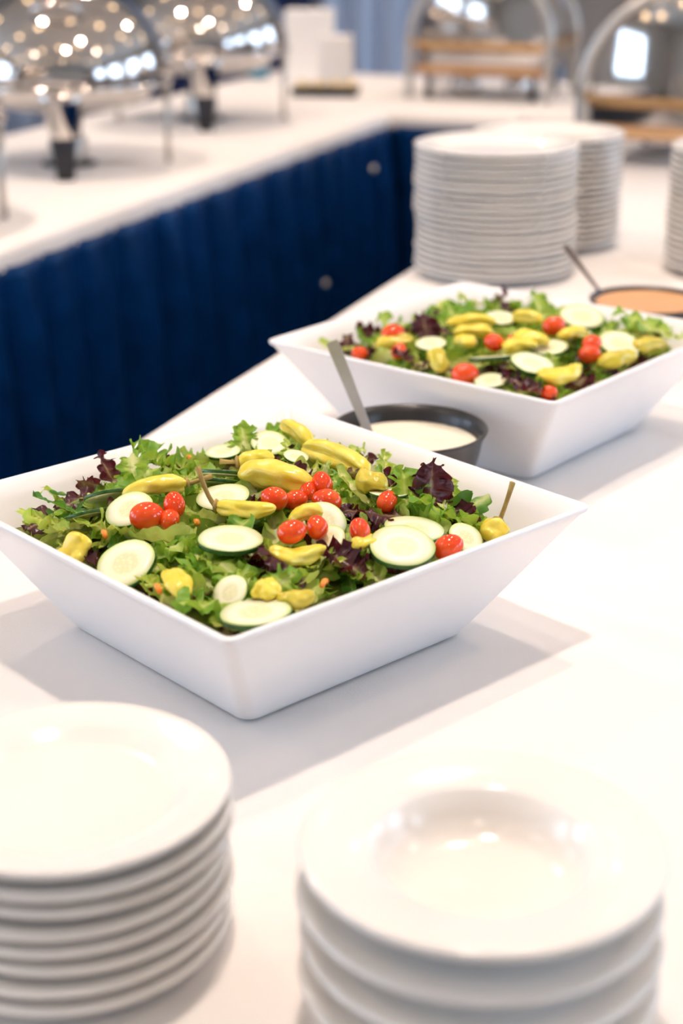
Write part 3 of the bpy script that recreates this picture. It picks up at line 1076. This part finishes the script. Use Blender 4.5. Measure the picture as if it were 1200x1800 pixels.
for a in (
    ('front', 306, 888, 44, 100, 60, .018, 'upper right of the three grape tomatoes clustered at the left of the front salad'),
    ('front', 258, 907, 56, 20, 0, .016, 'leftmost grape tomato of the front salad, lying against a cucumber slice'),
    ('front', 298, 913, 40, 80, 10, .012, 'lower of the three grape tomatoes clustered at the left of the front salad'),
    ('front', 482, 876, 46, 160, 5, .016, 'grape tomato just below the large flat pepper of the front salad'),
    ('front', 520, 879, 40, 30, 0, .010, 'half hidden grape tomato between two others below the large flat pepper'),
    ('front', 541, 862, 34, 90, 40, .014, 'narrow grape tomato left of the topmost tomato of the front salad'),
    ('front', 566, 851, 42, 120, 55, .018, 'topmost round grape tomato in the middle of the front salad'),
    ('front', 574, 881, 50, 150, 0, .016, 'oblong grape tomato right below the topmost tomato of the front salad'),
    ('front', 513, 935, 48, 20, 10, .020, 'left grape tomato of the pair in front of the upright cucumber slice'),
    ('front', 557, 927, 44, 100, 20, .018, 'right grape tomato of the pair in front of the upright cucumber slice'),
    ('front', 632, 932, 42, 110, 40, .018, 'grape tomato beside the brown red leaf in the front salad'),
    ('front', 680, 882, 40, 60, 30, .012, 'grape tomato tucked behind the brown red leaf of the front salad'),
    ('front', 788, 962, 50, 10, 25, .014, 'lone grape tomato at the near right rim of the front bowl'),
    ('rear', 690, 587, 38, 10, 10, .016, 'leftmost large grape tomato of the rear salad near the far left wall'),
    ('rear', 632, 621, 26, 0, 0, .008, 'grape tomato by the left corner of the rear bowl'),
    ('rear', 701, 617, 30, 60, 20, .012, 'small grape tomato below the leftmost large one in the rear salad'),
    ('rear', 868, 602, 34, 150, 10, .016, 'grape tomato in the middle of the rear salad'),
    ('rear', 973, 573, 38, 20, 10, .016, 'grape tomato near the far right wall of the rear bowl'),
    ('rear', 817, 658, 44, 10, 0, .012, 'grape tomato at the near left rim of the rear bowl'),
    ('rear', 1040, 604, 34, 30, 10, .018, 'upper grape tomato of the pair at the right of the rear salad'),
    ('rear', 1036, 623, 36, 10, 0, .012, 'lower grape tomato of the pair at the right of the rear salad'),
    ('rear', 900, 600, 26, 80, 0, .008, 'small grape tomato half hidden by a pepper in the middle of the rear salad'),
    ('rear', 965, 690, 28, 20, 0, .003, 'grape tomato piece by the near corner of the rear bowl'),
):
    tomato(*a)

# ------------------------------------------------------------------ pepperoncini


def pepper_mesh(L, R, seed, bend=0.15, flat=1.0):
    rnd = random.Random(seed)
    n, m = 30, 28
    v, f = [], []
    ph = [rnd.uniform(0, 6.28) for _ in range(4)]
    a0 = rnd.uniform(0, 6.28)
    for j in range(m + 1):
        t = (1 - math.cos(PI * j / m)) / 2
        prof = (1 - 0.22 * t) * (math.sqrt(max(0.0, 1 - (1 - t / 0.3) ** 2)) if t < 0.3 else 1.0)
        prof *= math.sqrt(max(0.0, 1 - ((t - 0.7) / 0.3) ** 2)) if t > 0.7 else 1.0
        prof *= 1 + 0.04 * math.sin(9 * t + ph[0])
        r = R * max(prof, 0.015)
        by_ = 0.7 * bend * L * math.sin(PI * t)
        for i in range(n):
            a = 2 * PI * i / n
            lob = 1 + 0.13 * math.sin(2 * a + ph[1] + 1.6 * t) + 0.09 * math.sin(3 * a + ph[2] - 2.2 * t) + 0.24 * noise.noise(Vector((math.cos(a) * 1.5, math.sin(a) * 1.5, t * 4 + seed))) + 0.05 * noise.noise(Vector((math.cos(a) * 4, math.sin(a) * 4, t * 14 + seed)))
            da = (a - a0 - 0.8 * t + PI) % (2 * PI) - PI
            lob -= (0.10 + 0.22 * abs(math.sin(5 * t + ph[3]))) * math.exp(-(da / 0.30) ** 2) + 0.10 * math.exp(-((abs(da) - 1.7) / 0.25) ** 2)       # creases of a pickled pod
            v.append((r * lob * math.cos(a), by_ + r * lob * flat * math.sin(a), t * L))
    for j in range(m):
        for i in range(n):
            k = (i + 1) % n
            f.append((j * n + i, j * n + k, (j + 1) * n + k, (j + 1) * n + i))
    f.append(tuple(range(n - 1, -1, -1)))
    f.append(tuple(m * n + i for i in range(n)))
    return mesh_from('pod', v, f)


def pepper(nm, p0, p1, wpx, l0, l1, stem, label, olive=False, bend=0.12, seed=0, flat=0.72, roll=0.0):
    a = on_salad(nm, p0[0], p0[1], l0)
    b = on_salad(nm, p1[0], p1[1], l1)
    d = (b - a) * 1.16
    a = a - (b - a) * 0.08
    L = d.length
    dist = (a - Vector(cam.location)).length
    R = wpx / F_PX * dist / 2 * 1.42
    me = pepper_mesh(L, R, seed, bend, flat)
    q = d.to_track_quat('Z', 'Y').to_matrix().to_4x4() @ Matrix.Rotation(roll, 4, 'Z')
    mat = keep_inside(nm, [co_np(me)], Matrix.Translation(a) @ q, 0.003)
    root = bpy.data.objects.new('pepperoncini', None)
    COL.objects.link(root)
    root.empty_display_size = 0.01
    root.matrix_world = mat
    for t in (.2, .5, .8):
        TOPPINGS.append((nm, mat @ Vector((0, 0.7 * bend * L * math.sin(PI * t), L * t)), Vector((0, 0, 1)), R * 1.0, False))
    link('pod', me, root, M['pepper_olive' if olive else 'pepper'])
    if stem:
        sd = mat.to_3x3().inverted() @ Vector(stem[0]).normalized()
        sl = stem[1]
        pts = [Vector((0, 0, 0.002)) + (Vector((0, 0, -1)) * (1 - t) * 0.35 + sd * t) * sl * t for t in np.linspace(0, 1, 7)]
        link('stem', tube_mesh('stem', pts, [.0034, .0022, .0019, .0018, .0018, .002, .0024], 8), root, M['stem'])
        cap = lathe_mesh('calyx', [(0, -.0012), (.0035, -.001), (.006, .0008), (.005, .0022), (0, .003)], 12)
        link('calyx', cap, root, M['stem'])
    tag(root, label, 'pepper', 'pepperoncini in the %s salad' % nm)


UPV = (0, 0, 1)
for i, a in enumerate((
    ('front', (322, 852), (222, 868), 34, .018, .016, ((1, .1, .3), .022), 'yellow pepper with stem pointing right at the left of the front salad', False, .10),
    ('front', (140, 940), (118, 985), 42, .016, .004, None, 'folded yellow pepper near the left corner of the front bowl', False, -.12),
    ('front', (300, 1008), (322, 1048), 34, .008, .006, None, 'yellow pepper hanging by the near left rim right of the tilted cucumber slice', False, .1),
    ('front', (432, 832), (540, 850), 56, .018, .018, None, 'large flat yellow pepper above the tomatoes in the front salad', False, .06),
    ('front', (385, 890), (478, 893), 30, .018, .018, ((-.45, .3, .85), .034), 'yellow pepper with tall stem standing up left of the middle of the front salad', False, -.06),
    ('front', (500, 748), (545, 782), 30, .022, .014, None, 'yellow pepper leaning up in the far corner of the front bowl', False, .15),
    ('front', (540, 790), (640, 826), 38, .014, .012, None, 'long yellow pepper along the far right wall of the front bowl', False, .08),
    ('front', (628, 846), (678, 852), 42, .016, .014, None, 'stubby olive yellow pepper right of the topmost tomato of the front salad', True, .05),
    ('front', (562, 898), (512, 915), 32, .020, .016, None, 'yellow pepper lying on the upright cucumber slice in the front salad', False, .15),
    ('front', (480, 968), (566, 962), 36, .014, .014, None, 'curved yellow pepper below the tomato pair of the front salad', False, -.18),
    ('front', (452, 1030), (486, 1048), 38, .012, .010, None, 'round yellow pepper behind the flat cucumber at the near corner of the front bowl', False, .1),
    ('front', (490, 1052), (548, 1046), 32, .010, .010, None, 'small olive yellow pepper by the near right rim of the front bowl', True, -.15),
    ('front', (876, 918), (856, 946), 36, .012, .002, ((.32, .1, 1), .034), 'yellow pepper with tall brown stem at the right corner of the front bowl', False, .06),
    ('front', (622, 962), (662, 948), 24, .012, .012, None, 'small yellow pepper left of the large round cucumber slice', False, .1),
    ('front', (420, 812), (478, 804), 24, .014, .014, ((-1, -.2, .1), .016), 'small yellow pepper behind the large flat one in the front salad', False, .1),
    ('rear', (790, 568), (866, 566), 22, .018, .018, None, 'long yellow pepper near the far left wall of the rear bowl', False, .1),
    ('rear', (800, 585), (862, 583), 26, .014, .014, None, 'yellow pepper in front of the long one in the rear salad', False, .06),
    ('rear', (905, 592), (962, 600), 26, .016, .016, None, 'yellow pepper in the middle of the rear salad right of the tomato', False, .1),
    ('rear', (888, 612), (940, 606), 24, .014, .014, None, 'yellow pepper below the middle tomato of the rear salad', False, .1),
    ('rear', (952, 660), (1015, 645), 34, .012, .012, None, 'large yellow pepper by the near corner of the rear bowl', False, -.12),
    ('rear', (762, 622), (778, 650), 30, .012, .008, None, 'yellow pepper at the near left rim of the rear bowl', True, .1),
    ('rear', (905, 556), (950, 562), 24, .014, .014, None, 'yellow pepper left of the far tomato in the rear salad', False, .05),
    ('rear', (662, 608), (722, 596), 22, .010, .012, None, 'yellow pepper below the leftmost large tomato of the rear salad', True, .05),
    ('rear', (1060, 640), (1110, 628), 32, .010, .008, None, 'yellow pepper at the near right rim of the rear bowl', True, .08),
    ('rear', (985, 590), (1030, 588), 22, .016, .014, None, 'yellow pepper below the far tomato of the rear salad', False, .08),
    ('rear', (1120, 612), (1165, 604), 26, .008, .006, None, 'yellow pepper by the right corner of the rear bowl', True, .08),
    ('rear', (832, 605), (800, 598), 22, .014, .014, None, 'short yellow pepper left of the middle tomato of the rear salad', False, .08),
)):
    pepper(a[0], a[1], a[2], a[3], a[4], a[5], a[6], a[7], a[8], a[9], i * 3 + 1)

# leaves of the mix lie under the toppings: lower those that would cover one, drop those that still do
for (nm, o, me) in LOOSE:
    co = LEAF_CO[me.name]
    for step in range(6):
        mw = np.array(o.matrix_world)
        wv_ = co @ mw[:3, :3].T + mw[:3, 3]
        bad = 0
        for (n2, c, ax, rad, disc) in TOPPINGS:
            if n2 != nm:
                continue
            d_ = wv_ - np.array(c)
            if disc:
                a_ = d_ @ np.array(ax)
                e_ = np.sqrt(np.maximum((d_ ** 2).sum(1) - a_ ** 2, 0))
                bad += int(((a_ > .0005) & (e_ < rad) & (a_ < .03)).sum())
            else:
                e_ = np.hypot(d_[:, 0], d_[:, 1] * 1.0)
                bad += int(((d_[:, 2] > rad * .25) & (e_ < rad)).sum())
                e2 = np.hypot(d_[:, 0], d_[:, 1] + rad)      # in front of it
                bad += int(((d_[:, 2] > rad * .3) & (e2 < rad)).sum())
        if bad <= 4:
            break
        mt = o.matrix_world.copy()
        mt.translation.z -= 0.0035
        o.matrix_world = keep_inside(nm, [co], mt, -0.006)
    else:
        if bad > 25:
            bpy.data.objects.remove(o)

# carrot shreds
for i, (nm, px, py, dx, dy, lab) in enumerate((
    ('front', 274, 1030, 8, 14, 'orange carrot shred by the near left rim of the front bowl'),
    ('front', 181, 935, 5, 12, 'orange carrot shred near the left corner of the front bowl'),
    ('front', 565, 1032, 10, -10, 'orange carrot shred by the near right rim of the front bowl'),
    ('front', 342, 918, 7, 6, 'orange carrot shred right of the three tomatoes of the front salad'),
    ('front', 330, 806, 8, 4, 'orange carrot shred by the far left wall of the front bowl'),
)):
    p = on_salad(nm, px, py, .010)
    q = on_salad(nm, px + dx, py + dy, .008)
    d = q - p
    pts = [p - p + d * t + Vector((0, 0, .002 * math.sin(PI * t))) for t in np.linspace(0, 1, 6)]
    o = link('carrot_shred', tube_mesh('carrot_shred', pts, [.0016, .0022, .0024, .0024, .0022, .0014], 6), None, M['carrot'])
    o.location = p
    tag(o, lab, 'carrot', 'carrot shreds in the front salad')

# ------------------------------------------------------------------ dressing bowls and spoons


def dressing_bowl(cx, cy, R, H, label, mat, dlabel, dname, fill):
    prof = [(0, 0.0), (R * .60, 0.0), (R * .66, .003), (R * .80, H * .35), (R * .90, H * .7), (R * .945, H - .008), (R * .985, H - .004), (R, H - .0015), (R * .985, H), (R * .955, H - .001),
            (R * .90, H - .008), (R * .87, H * .7), (R * .76, H * .35), (R * .6, .006), (0, .006)]
    o = link('dressing_bowl', lathe_mesh('dressing_bowl', prof, 72), None, M['black'])
    o.location = (cx, cy, T + .0014)
    tag(o, label, 'bowl', 'black dressing bowls')
    rf = R * (.87 + .03 * (fill - .7) / .2) - .0006 if fill > .7 else R * .87
    d = link(dname, lathe_mesh(dname, [(0, H * .4), (R * .74, H * .4), (rf - .003, H * fill - .002), (rf, H * fill + .0008), (rf * .97, H * fill), (rf * .5, H * fill + .0008), (0, H * fill)], 72,
                           lambda a, z: 1.0), None, mat)
    d.location = (cx, cy, T + .0014)
    tag(d, dlabel, 'dressing')
    return Vector((cx, cy, T + H * fill))


def spoon(label, tip, end, width, thick, mat='satin_steel'):
    """handle rising from the bowl of the spoon at tip to end"""
    tip, end = Vector(tip), Vector(end)
    root = empty('serving_spoon', tip)
    d = end - tip
    L = d.length
    zx = d.normalized()
    xa = zx.cross((tip - Vector(cam.location)).normalized()).normalized()    # flat side seen from in front of the table
    q = Matrix((xa, zx.cross(xa), zx)).transposed().to_quaternion()
    root.rotation_mode = 'QUATERNION'
    root.rotation_quaternion = q
    v, f = [], []
    m = 14
    for j in range(m + 1):
        t = j / m
        ww = width * (0.62 + 0.38 * t) * (1 if t < .97 else .86)
        th = thick * (1.25 - .45 * t)
        off = -0.004 * math.sin(PI * t)
        for (x, y) in ((-1, -1), (-.9, -1.15), (.9, -1.15), (1, -1), (1, 1), (.9, 1.15), (-.9, 1.15), (-1, 1)):
            v.append((x * ww / 2, off + y * th / 2, t * L))
    for j in range(m):
        for i in range(8):
            k = (i + 1) % 8
            f.append((j * 8 + i, j * 8 + k, (j + 1) * 8 + k, (j + 1) * 8 + i))
    f.append(tuple(range(7, -1, -1)))
    f.append(tuple(m * 8 + i for i in range(8)))
    h = link('handle', mesh_from('handle', v, f), root, M[mat], False)
    b = link('spoon_bowl', lathe_mesh('spoon_bowl', [(0, -.008), (.010, -.0068), (.017, -.003), (.019, 0), (.018, 0), (.016, -.002), (.009, -.0056), (0, -.0066)], 28), root, M['satin_steel'])
    b.scale = (1, 1, 1.0)
    b.location = (0, -0.006, -0.014)
    b.rotation_euler = (math.radians(70), 0, 0)
    tag(root, label, 'spoon', 'serving spoons')


DH = 0.083
c = at(720, 752, DH)
d1 = dressing_bowl(c.x, c.y, .0755, DH, 'black round bowl of white dressing between the two salad bowls', M['ranch'], 'creamy white dressing filling the black bowl between the salads', 'ranch_dressing', .80)
s0 = at(652, 768, DH * .72)
s1 = Vector((s0.x, s0.y + .01, 0))
e1 = at(583, 600, 0.0)
k = 0.862
e_dir = (e1 - Vector(cam.location))
t_ = (c.y - 0.005) / e_dir.y
spoon('flat steel spoon standing in the white dressing', (s0.x + .006, c.y - .012, T + DH * .70), Vector(cam.location) + e_dir * t_, .0125, .0022)

c2 = at(1140, 527, DH)
d2 = dressing_bowl(c2.x, c2.y, .0755, DH, 'black round bowl of orange dressing behind the rear salad bowl', M['thousand'], 'orange dressing filling the black bowl behind the rear salad', 'orange_dressing', .93)
e2 = at(993, 432, 0) - Vector(cam.location)
t2 = (c2.y + 0.02) / e2.y
s2 = at(1056, 516, DH * .92)
spoon('thin dark steel ladle handle rising from the orange dressing', s2, Vector(cam.location) + e2 * t2, .007, .004, 'dark_steel')

# ------------------------------------------------------------------ plates
ORD = ('topmost', 'second from the top', 'third from the top', 'fourth from the top', 'fifth from the top', 'sixth from the top', 'seventh from the top', 'eighth from the top', 'ninth from the top', 'tenth from the top',
       'eleventh from the top', 'twelfth from the top', 'thirteenth from the top', 'fourteenth from the top', 'fifteenth from the top', 'sixteenth from the top', 'seventeenth from the top', 'eighteenth from the top', 'nineteenth from the top', 'twentieth from the top', 'twenty-first from the top', 'twenty-second from the top')


def plate_mesh(R, h, th=.0042):
    """rimmed plate: foot, well, raised rim with rounded lip"""
    top = [(0, .0055), (R * .60, .0055), (R * .66, .0062), (R * .72, .0105), (R * .80, h * .82), (R * .95, h - .0008), (R * .985, h), (R, h - .0018)]
    bot = [(R * .985, h - th), (R * .93, h - th - .0006), (R * .80, h * .82 - th - .0008), (R * .70, .0035), (R * .63, .0), (R * .60, .0), (R * .58, .0015), (0, .0015)]
    return lathe_mesh('plate', list(reversed(bot)) + list(reversed(top)), 72)


def soup_mesh(R, h, th=.0045):
    top = [(0, .008), (R * .40, .0085), (R * .50, .0115), (R * .57, .019), (R * .60, h * .86), (R * .63, h * .91), (R * .95, h - .0005), (R * .985, h), (R, h - .0022)]
    bot = [(R * .985, h - th), (R * .94, h - th - .0012), (R * .72, h - th - .004), (R * .66, h * .62), (R * .60, .010), (R * .52, .003), (R * .46, 0), (R * .42, 0), (R * .40, .003), (0, .004)]
    return lathe_mesh('soup_plate', list(reversed(bot)) + list(reversed(top)), 80)


def stack(name, me, x, y, n, pitch, h, what, where, group, seed, jit=.0015, shift=None, cat='plate'):
    rnd = random.Random(seed)
    for i in range(n):           # i = 0 is the bottom one
        o = link(name, me, None, M['porcelain'])
        sx, sy = (shift(i) if shift else (0, 0))
        o.location = (x + rnd.uniform(-jit, jit) + sx, y + rnd.uniform(-jit, jit) + sy, T + .002 + i * pitch)
        o.rotation_euler = (0, 0, rnd.uniform(0, 6.28))
        k = n - 1 - i
        pos = ORD[k] if k < n - 1 else 'bottom one'
        tag(o, '%s, %s of the %s' % (what, pos, where), cat, group)


plate_big = plate_mesh(.128, .0185)
stack('dinner_plate', plate_big, .2440, 2.502, 20, .0098, .0185, 'white dinner plate', 'tall stack behind the rear salad', 'tall stack of dinner plates behind the rear salad', 1, .0014, lambda i: (-.003, 0) if i > 8 else (0, 0))
stack('dinner_plate', plate_big, .3520, 2.745, 18, .0101, .0185, 'white dinner plate', 'farthest stack, half hidden', 'further stack of dinner plates', 2)
stack('dinner_plate', plate_big, .645, 2.515, 19, .0100, .0185, 'white dinner plate', 'stack at the right edge', 'stack of dinner plates at the right edge', 3)
plate_small = plate_mesh(.0925, .0165, .0055)
stack('side_plate', plate_small, -.1545, .770, 8, .0118, .0165, 'white side plate', 'stack at the near left corner', 'stack of side plates at the near left', 4, .0018)
soup_me = soup_mesh(.0945, .036, .005)
stack('soup_plate', soup_me, .0715, .692, 4, .0245, .036, 'white deep rimmed soup plate', 'stack at the near right', 'stack of soup plates at the near right', 5, .001)

# scuff on the near right face of the front bowl
lo_, hi_ = 0.02, 0.11
for _ in range(30):
    zm = (lo_ + hi_) / 2
    q_ = at(805, 1020, zm)
    lx_, ly_ = to_local('front', q_)
    if -ly_ < S_BASE + (S_RIM - S_BASE) / B_H * zm:
        hi_ = zm
    else:
        lo_ = zm
sc_o = link('scuff', lathe_mesh('scuff', [(0, -.0003), (.0012, -.0002), (.0016, .0001), (.0008, .0004), (0, .0005)], 10), bowl_obj['front'], M['scuff'])
sc_o.location = (lx_, ly_ - .0002, zm - .0016)
sc_o.rotation_euler = (math.radians(90 - 31.5), 0, 0)
sc_o.scale = (1.6, .7, 1)
sc_o['label'] = 'tiny dark scuff'

# ------------------------------------------------------------------ round chafing dishes
def round_chafer(cx, cy, label, rz):
    root = empty('chafing_dish', (cx, cy, T + .002), rz)
    tag(root, label, 'chafing dish', 'round chafing dishes on the left table')
    R = .235
    zb = .185
    dome = [(R * math.cos(a), zb + .012 + .20 * math.sin(a)) for a in np.linspace(0.0, PI / 2 - .05, 22)] + [(0, zb + .212)]
    link('dome_lid', lathe_mesh('dome_lid', [(R - .004, zb + .006)] + dome, 72), root, M['chrome'])
    link('rim', lathe_mesh('rim', [(R - .03, zb - .008), (R - .002, zb - .010), (R + .006, zb - .004), (R + .006, zb + .002), (R, zb + .005), (R - .03, zb + .004), (R - .03, zb - .008)], 72), root, M['chrome'])
    link('water_pan', lathe_mesh('water_pan', [(0, zb - .058), (R - .10, zb - .056), (R - .05, zb - .04), (R - .032, zb - .008), (R - .03, zb + .004)], 64), root, M['chrome'])
    # lid handle
    hp = [(-.05, -R * .72, zb + .14), (-.045, -R * .82, zb + .16), (-.02, -R * .86, zb + .17), (.02, -R * .86, zb + .17), (.045, -R * .82, zb + .16), (.05, -R * .72, zb + .14)]
    link('lid_handle', tube_mesh('lid_handle', hp, .007, 10), root, M['chrome'])
    # legs: two broad wedge legs, two slim ones
    for k in range(4):
        a = PI / 2 * k - PI / 2
        c_, s_ = math.cos(a), math.sin(a)
        rr = R - .012
        if k % 2 == 0:
            v, f = [], []
            for (z, hw, hd, off) in ((0, .017, .012, 0.0), (.05, .022, .014, .002), (.10, .030, .016, .004), (.16, .038, .016, .008), (zb - .002, .042, .014, .010)):
                for (x, y) in ((-1, -.6), (-.6, -1), (.6, -1), (1, -.6), (1, .6), (.6, 1), (-.6, 1), (-1, .6)):
                    lx, ly = x * hw, y * hd
                    rad = rr + off + ly
                    v.append((c_ * rad - s_ * lx, s_ * rad + c_ * lx, z))
            for j in range(4):
                for i in range(8):
                    q = (i + 1) % 8
                    f.append((j * 8 + i, j * 8 + q, (j + 1) * 8 + q, (j + 1) * 8 + i))
            f.append(tuple(range(7, -1, -1)))
            f.append(tuple(32 + i for i in range(8)))
            leg = link('leg', mesh_from('leg', v, f), root, M['chrome'])
            fv = []
            for (z, hw, hd, off) in ((0, .0185, .0135, 0.0), (.05, .0235, .0155, .002), (.085, .029, .0172, .0034), (.088, .027, .015, .0035)):
                for (x, y) in ((-1, -.6), (-.6, -1), (.6, -1), (1, -.6), (1, .6), (.6, 1), (-.6, 1), (-1, .6)):
                    rad = rr + off + y * hd
                    fv.append((c_ * rad - s_ * x * hw, s_ * rad + c_ * x * hw, z - .0005))
            ff = [(j * 8 + i, j * 8 + (i + 1) % 8, j * 8 + 8 + (i + 1) % 8, j * 8 + 8 + i) for j in range(3) for i in range(8)]
            ff.append(tuple(range(7, -1, -1)))
            link('dark_reflection_sleeve', mesh_from('dark_reflection_sleeve', fv, ff), leg, M['dark'])  # dark shell standing in for the navy reflection on the lower leg
        else:
            leg = link('leg', tube_mesh('leg', [(c_ * rr, s_ * rr, 0), (c_ * rr, s_ * rr, .08), (c_ * (rr + .004), s_ * (rr + .004), zb - .004)], [.0075, .0065, .008], 12), root, M['satin_steel'])
    # burner can on a low shelf
    b = link('burner', lathe_mesh('burner', [(0, .004), (.040, .004), (.042, .010), (.042, .055), (.040, .060), (.030, .062), (.028, .058), (0, .058)], 32), root, M['satin_steel'])
    link('burner_shelf', lathe_mesh('burner_shelf', [(0, 0), (.06, 0), (.062, .003), (.045, .004), (0, .004)], 32), root, M['dark'])
    # bar across the hinge
    link('hinge_bar', tube_mesh('hinge_bar', [(-R - .002, 0, zb + .002), (-R - .012, .0, zb + .03), (-R * .9, 0, zb + .12)], .008, 8), root, M['chrome'])
    return root


round_chafer(-.614, 3.62, 'round chrome chafing dish nearer the camera on the left table', math.radians(-3) + .18)
round_chafer(-.378, 4.39, 'round chrome chafing dish beside the white boxes on the left table', math.radians(-3) + .18)
round_chafer(-.85, 2.93, 'round chrome chafing dish cut off by the left edge of the view', math.radians(-3) + .18)


# ------------------------------------------------------------------ rectangular roll-top chafers
def roll_top(loc, rz, w, d, zb, R, label, arch=True, food=None):
    """w across the arch (x), d along the roll axis (y), arch radius R over rim height zb"""
    root = empty('roll_top_chafer', loc, rz)
    tag(root, label, 'chafing dish')
    n = 36
    # curved cover with closed ends
    v, f = [], []
    for yy in (-d / 2 + .02, d / 2 - .02):
        for i in range(n + 1):
            a = PI * i / n
            v.append(((R - .02) * math.cos(a), yy, zb + (R - .02) * math.sin(a)))
    for i in range(n):
        f.append((i, i + 1, n + 2 + i, n + 1 + i))
    link('roll_cover', mesh_from('roll_cover', v, f), root, M['chrome'])
    for s, nmn in ((-1, 'end_panel'), (1, 'end_panel')):
        yy = s * (d / 2 - .02)
        vv = [((R - .02) * math.cos(PI * i / n), yy, zb + (R - .02) * math.sin(PI * i / n)) for i in range(n + 1)]
        cv, cf = [(0, yy + s * .022, zb)], []
        m = n + 1
        ks = (.2, .4, .6, .8, .92, 1.0)
        for sc_ in ks:
            for p in vv:
                cv.append((p[0] * sc_, yy + s * .022 * (1 - sc_ ** 2), zb + (p[2] - zb) * sc_))
        for i in range(n):
            cf.append((0, 1 + i, 2 + i))
            for q in range(len(ks) - 1):
                o0 = 1 + q * m
                cf.append((o0 + i, o0 + m + i, o0 + m + i + 1, o0 + i + 1))
        link('end_panel', mesh_from('end_panel', cv, cf), root, M['chrome'])
        if arch:
            ar = link('arch_frame', sweep_arc('arch_frame', R - .012, R + .010, .022, -.0, PI, 44), root, M['satin_steel'])
            ar.location = (0, s * (d / 2 - .008), zb)
            for sx in (-1, 1):
                link('arch_post', box_mesh('arch_post', sx * (R - .001) - .011, sx * (R - .001) + .011, s * (d / 2 - .008) - .011, s * (d / 2 - .008) + .011, 0, zb + .002, .003), root, M['satin_steel'], False)
    link('rim_band', box_mesh('rim_band', -w / 2, w / 2, -d / 2, d / 2, zb - .016, zb - .001, .004), root, M['gold'], False)
    link('water_pan', box_mesh('water_pan', -w / 2 + .02, w / 2 - .02, -d / 2 + .02, d / 2 - .02, zb - .075, zb - .016, .012), root, M['chrome'], False)
    link('shelf_bar', box_mesh('shelf_bar', -w / 2 + .02, w / 2 - .02, -d / 2 + .012, -d / 2 + .03, zb - .095, zb - .07, .004), root, M['wood'], False)
    for sx in (-1, 1):
        for sy in (-1, 1):
            x, y = sx * (w / 2 - .06), sy * (d / 2 - .04)
            link('leg', tube_mesh('leg', [(x, y, 0), (x, y, .04), (x, y, zb - .074)], [.013, .011, .014], 12), root, M['dark'])
    for sx in (-1, 1):
        b = link('burner', lathe_mesh('burner', [(0, .001), (.038, .001), (.040, .006), (.040, .05), (.037, .054), (.026, .054), (.024, .050), (0, .050)], 28), root, M['chrome'])
        b.location = (sx * w * .18, 0, 0)
    return root


roll_top(tuv(3.80, -.583) + Vector((0, 0, .002)), TA, .46, .52, .155, .22, 'roll top chafing dish with chrome arch at the right behind the plates')
roll_top(tuv(4.80, -1.36) + Vector((0, 0, .002)), TA, .44, .34, .165, .215, 'far roll top chafing dish on the corner table above the tall plate stack', True)
roll_top(tuv(4.84, -.35) + Vector((0, 0, .002)), TA, .46, .36, .165, .22, 'roll top chafing dish on the far right table', True)


# ------------------------------------------------------------------ things on the back corner
def white_box(px, py, w, h, d, label):
    p = at(px, py, 0)
    o = link('white_box', box_mesh('white_box', -w / 2, w / 2, -d / 2, d / 2, .002, h, .004), None, M['paper'], False)
    o.location = p
    o.rotation_euler = (0, 0, TA * .3)
    tag(o, label, 'box', 'white boxes at the back corner')


white_box(545, 142, .155, .225, .10, 'taller white box standing on the back corner table')
white_box(590, 158, .10, .165, .08, 'shorter white box in front of the taller one on the back corner table')
p = at(572, 168, 0)
tr = empty('serving_tray', p + Vector((0, 0, .002)), TA * .3)
tag(tr, 'dark tray with small rolls in front of the white boxes', 'tray')
link('tray_base', box_mesh('tray_base', -.10, .10, -.05, .05, 0, .012, .004), tr, M['dark'], False)
for s in (-1, 1):
    link('tray_side', box_mesh('tray_side', -.10, .10, s * .05 - .004, s * .05 + .004, .004, .028, .003), tr, M['dark'], False)
roll_me = lathe_mesh('bread_roll', [(0, 0), (.018, .002), (.024, .012), (.02, .024), (.01, .03), (0, .031)], 20)
for i, dx in enumerate((-.07, -.02, .03, .075)):
    o = link('bread_roll', roll_me, None, M['roll'])
    o.location = p + Vector((dx, dx * math.tan(TA * .3), .015))
    tag(o, ('leftmost', 'second from left', 'third from left', 'rightmost')[i] + ' pale bread roll on the dark tray by the white boxes', 'bread roll', 'rolls on the dark tray')
p = at(455, 138, 0)
cup = empty('sauce_jar', p + Vector((0, 0, .002)))
tag(cup, 'small teal jar standing behind the second round chafing dish', 'jar')
link('jar_body', lathe_mesh('jar_body', [(0, 0), (.03, 0), (.034, .01), (.034, .05), (.028, .06), (.026, .058), (.03, .05), (0, .048)], 28), cup, M['teal'])
link('jar_lid', lathe_mesh('jar_lid', [(0, .058), (.029, .058), (.030, .064), (.02, .070), (0, .072)], 28), cup, M['gold'])
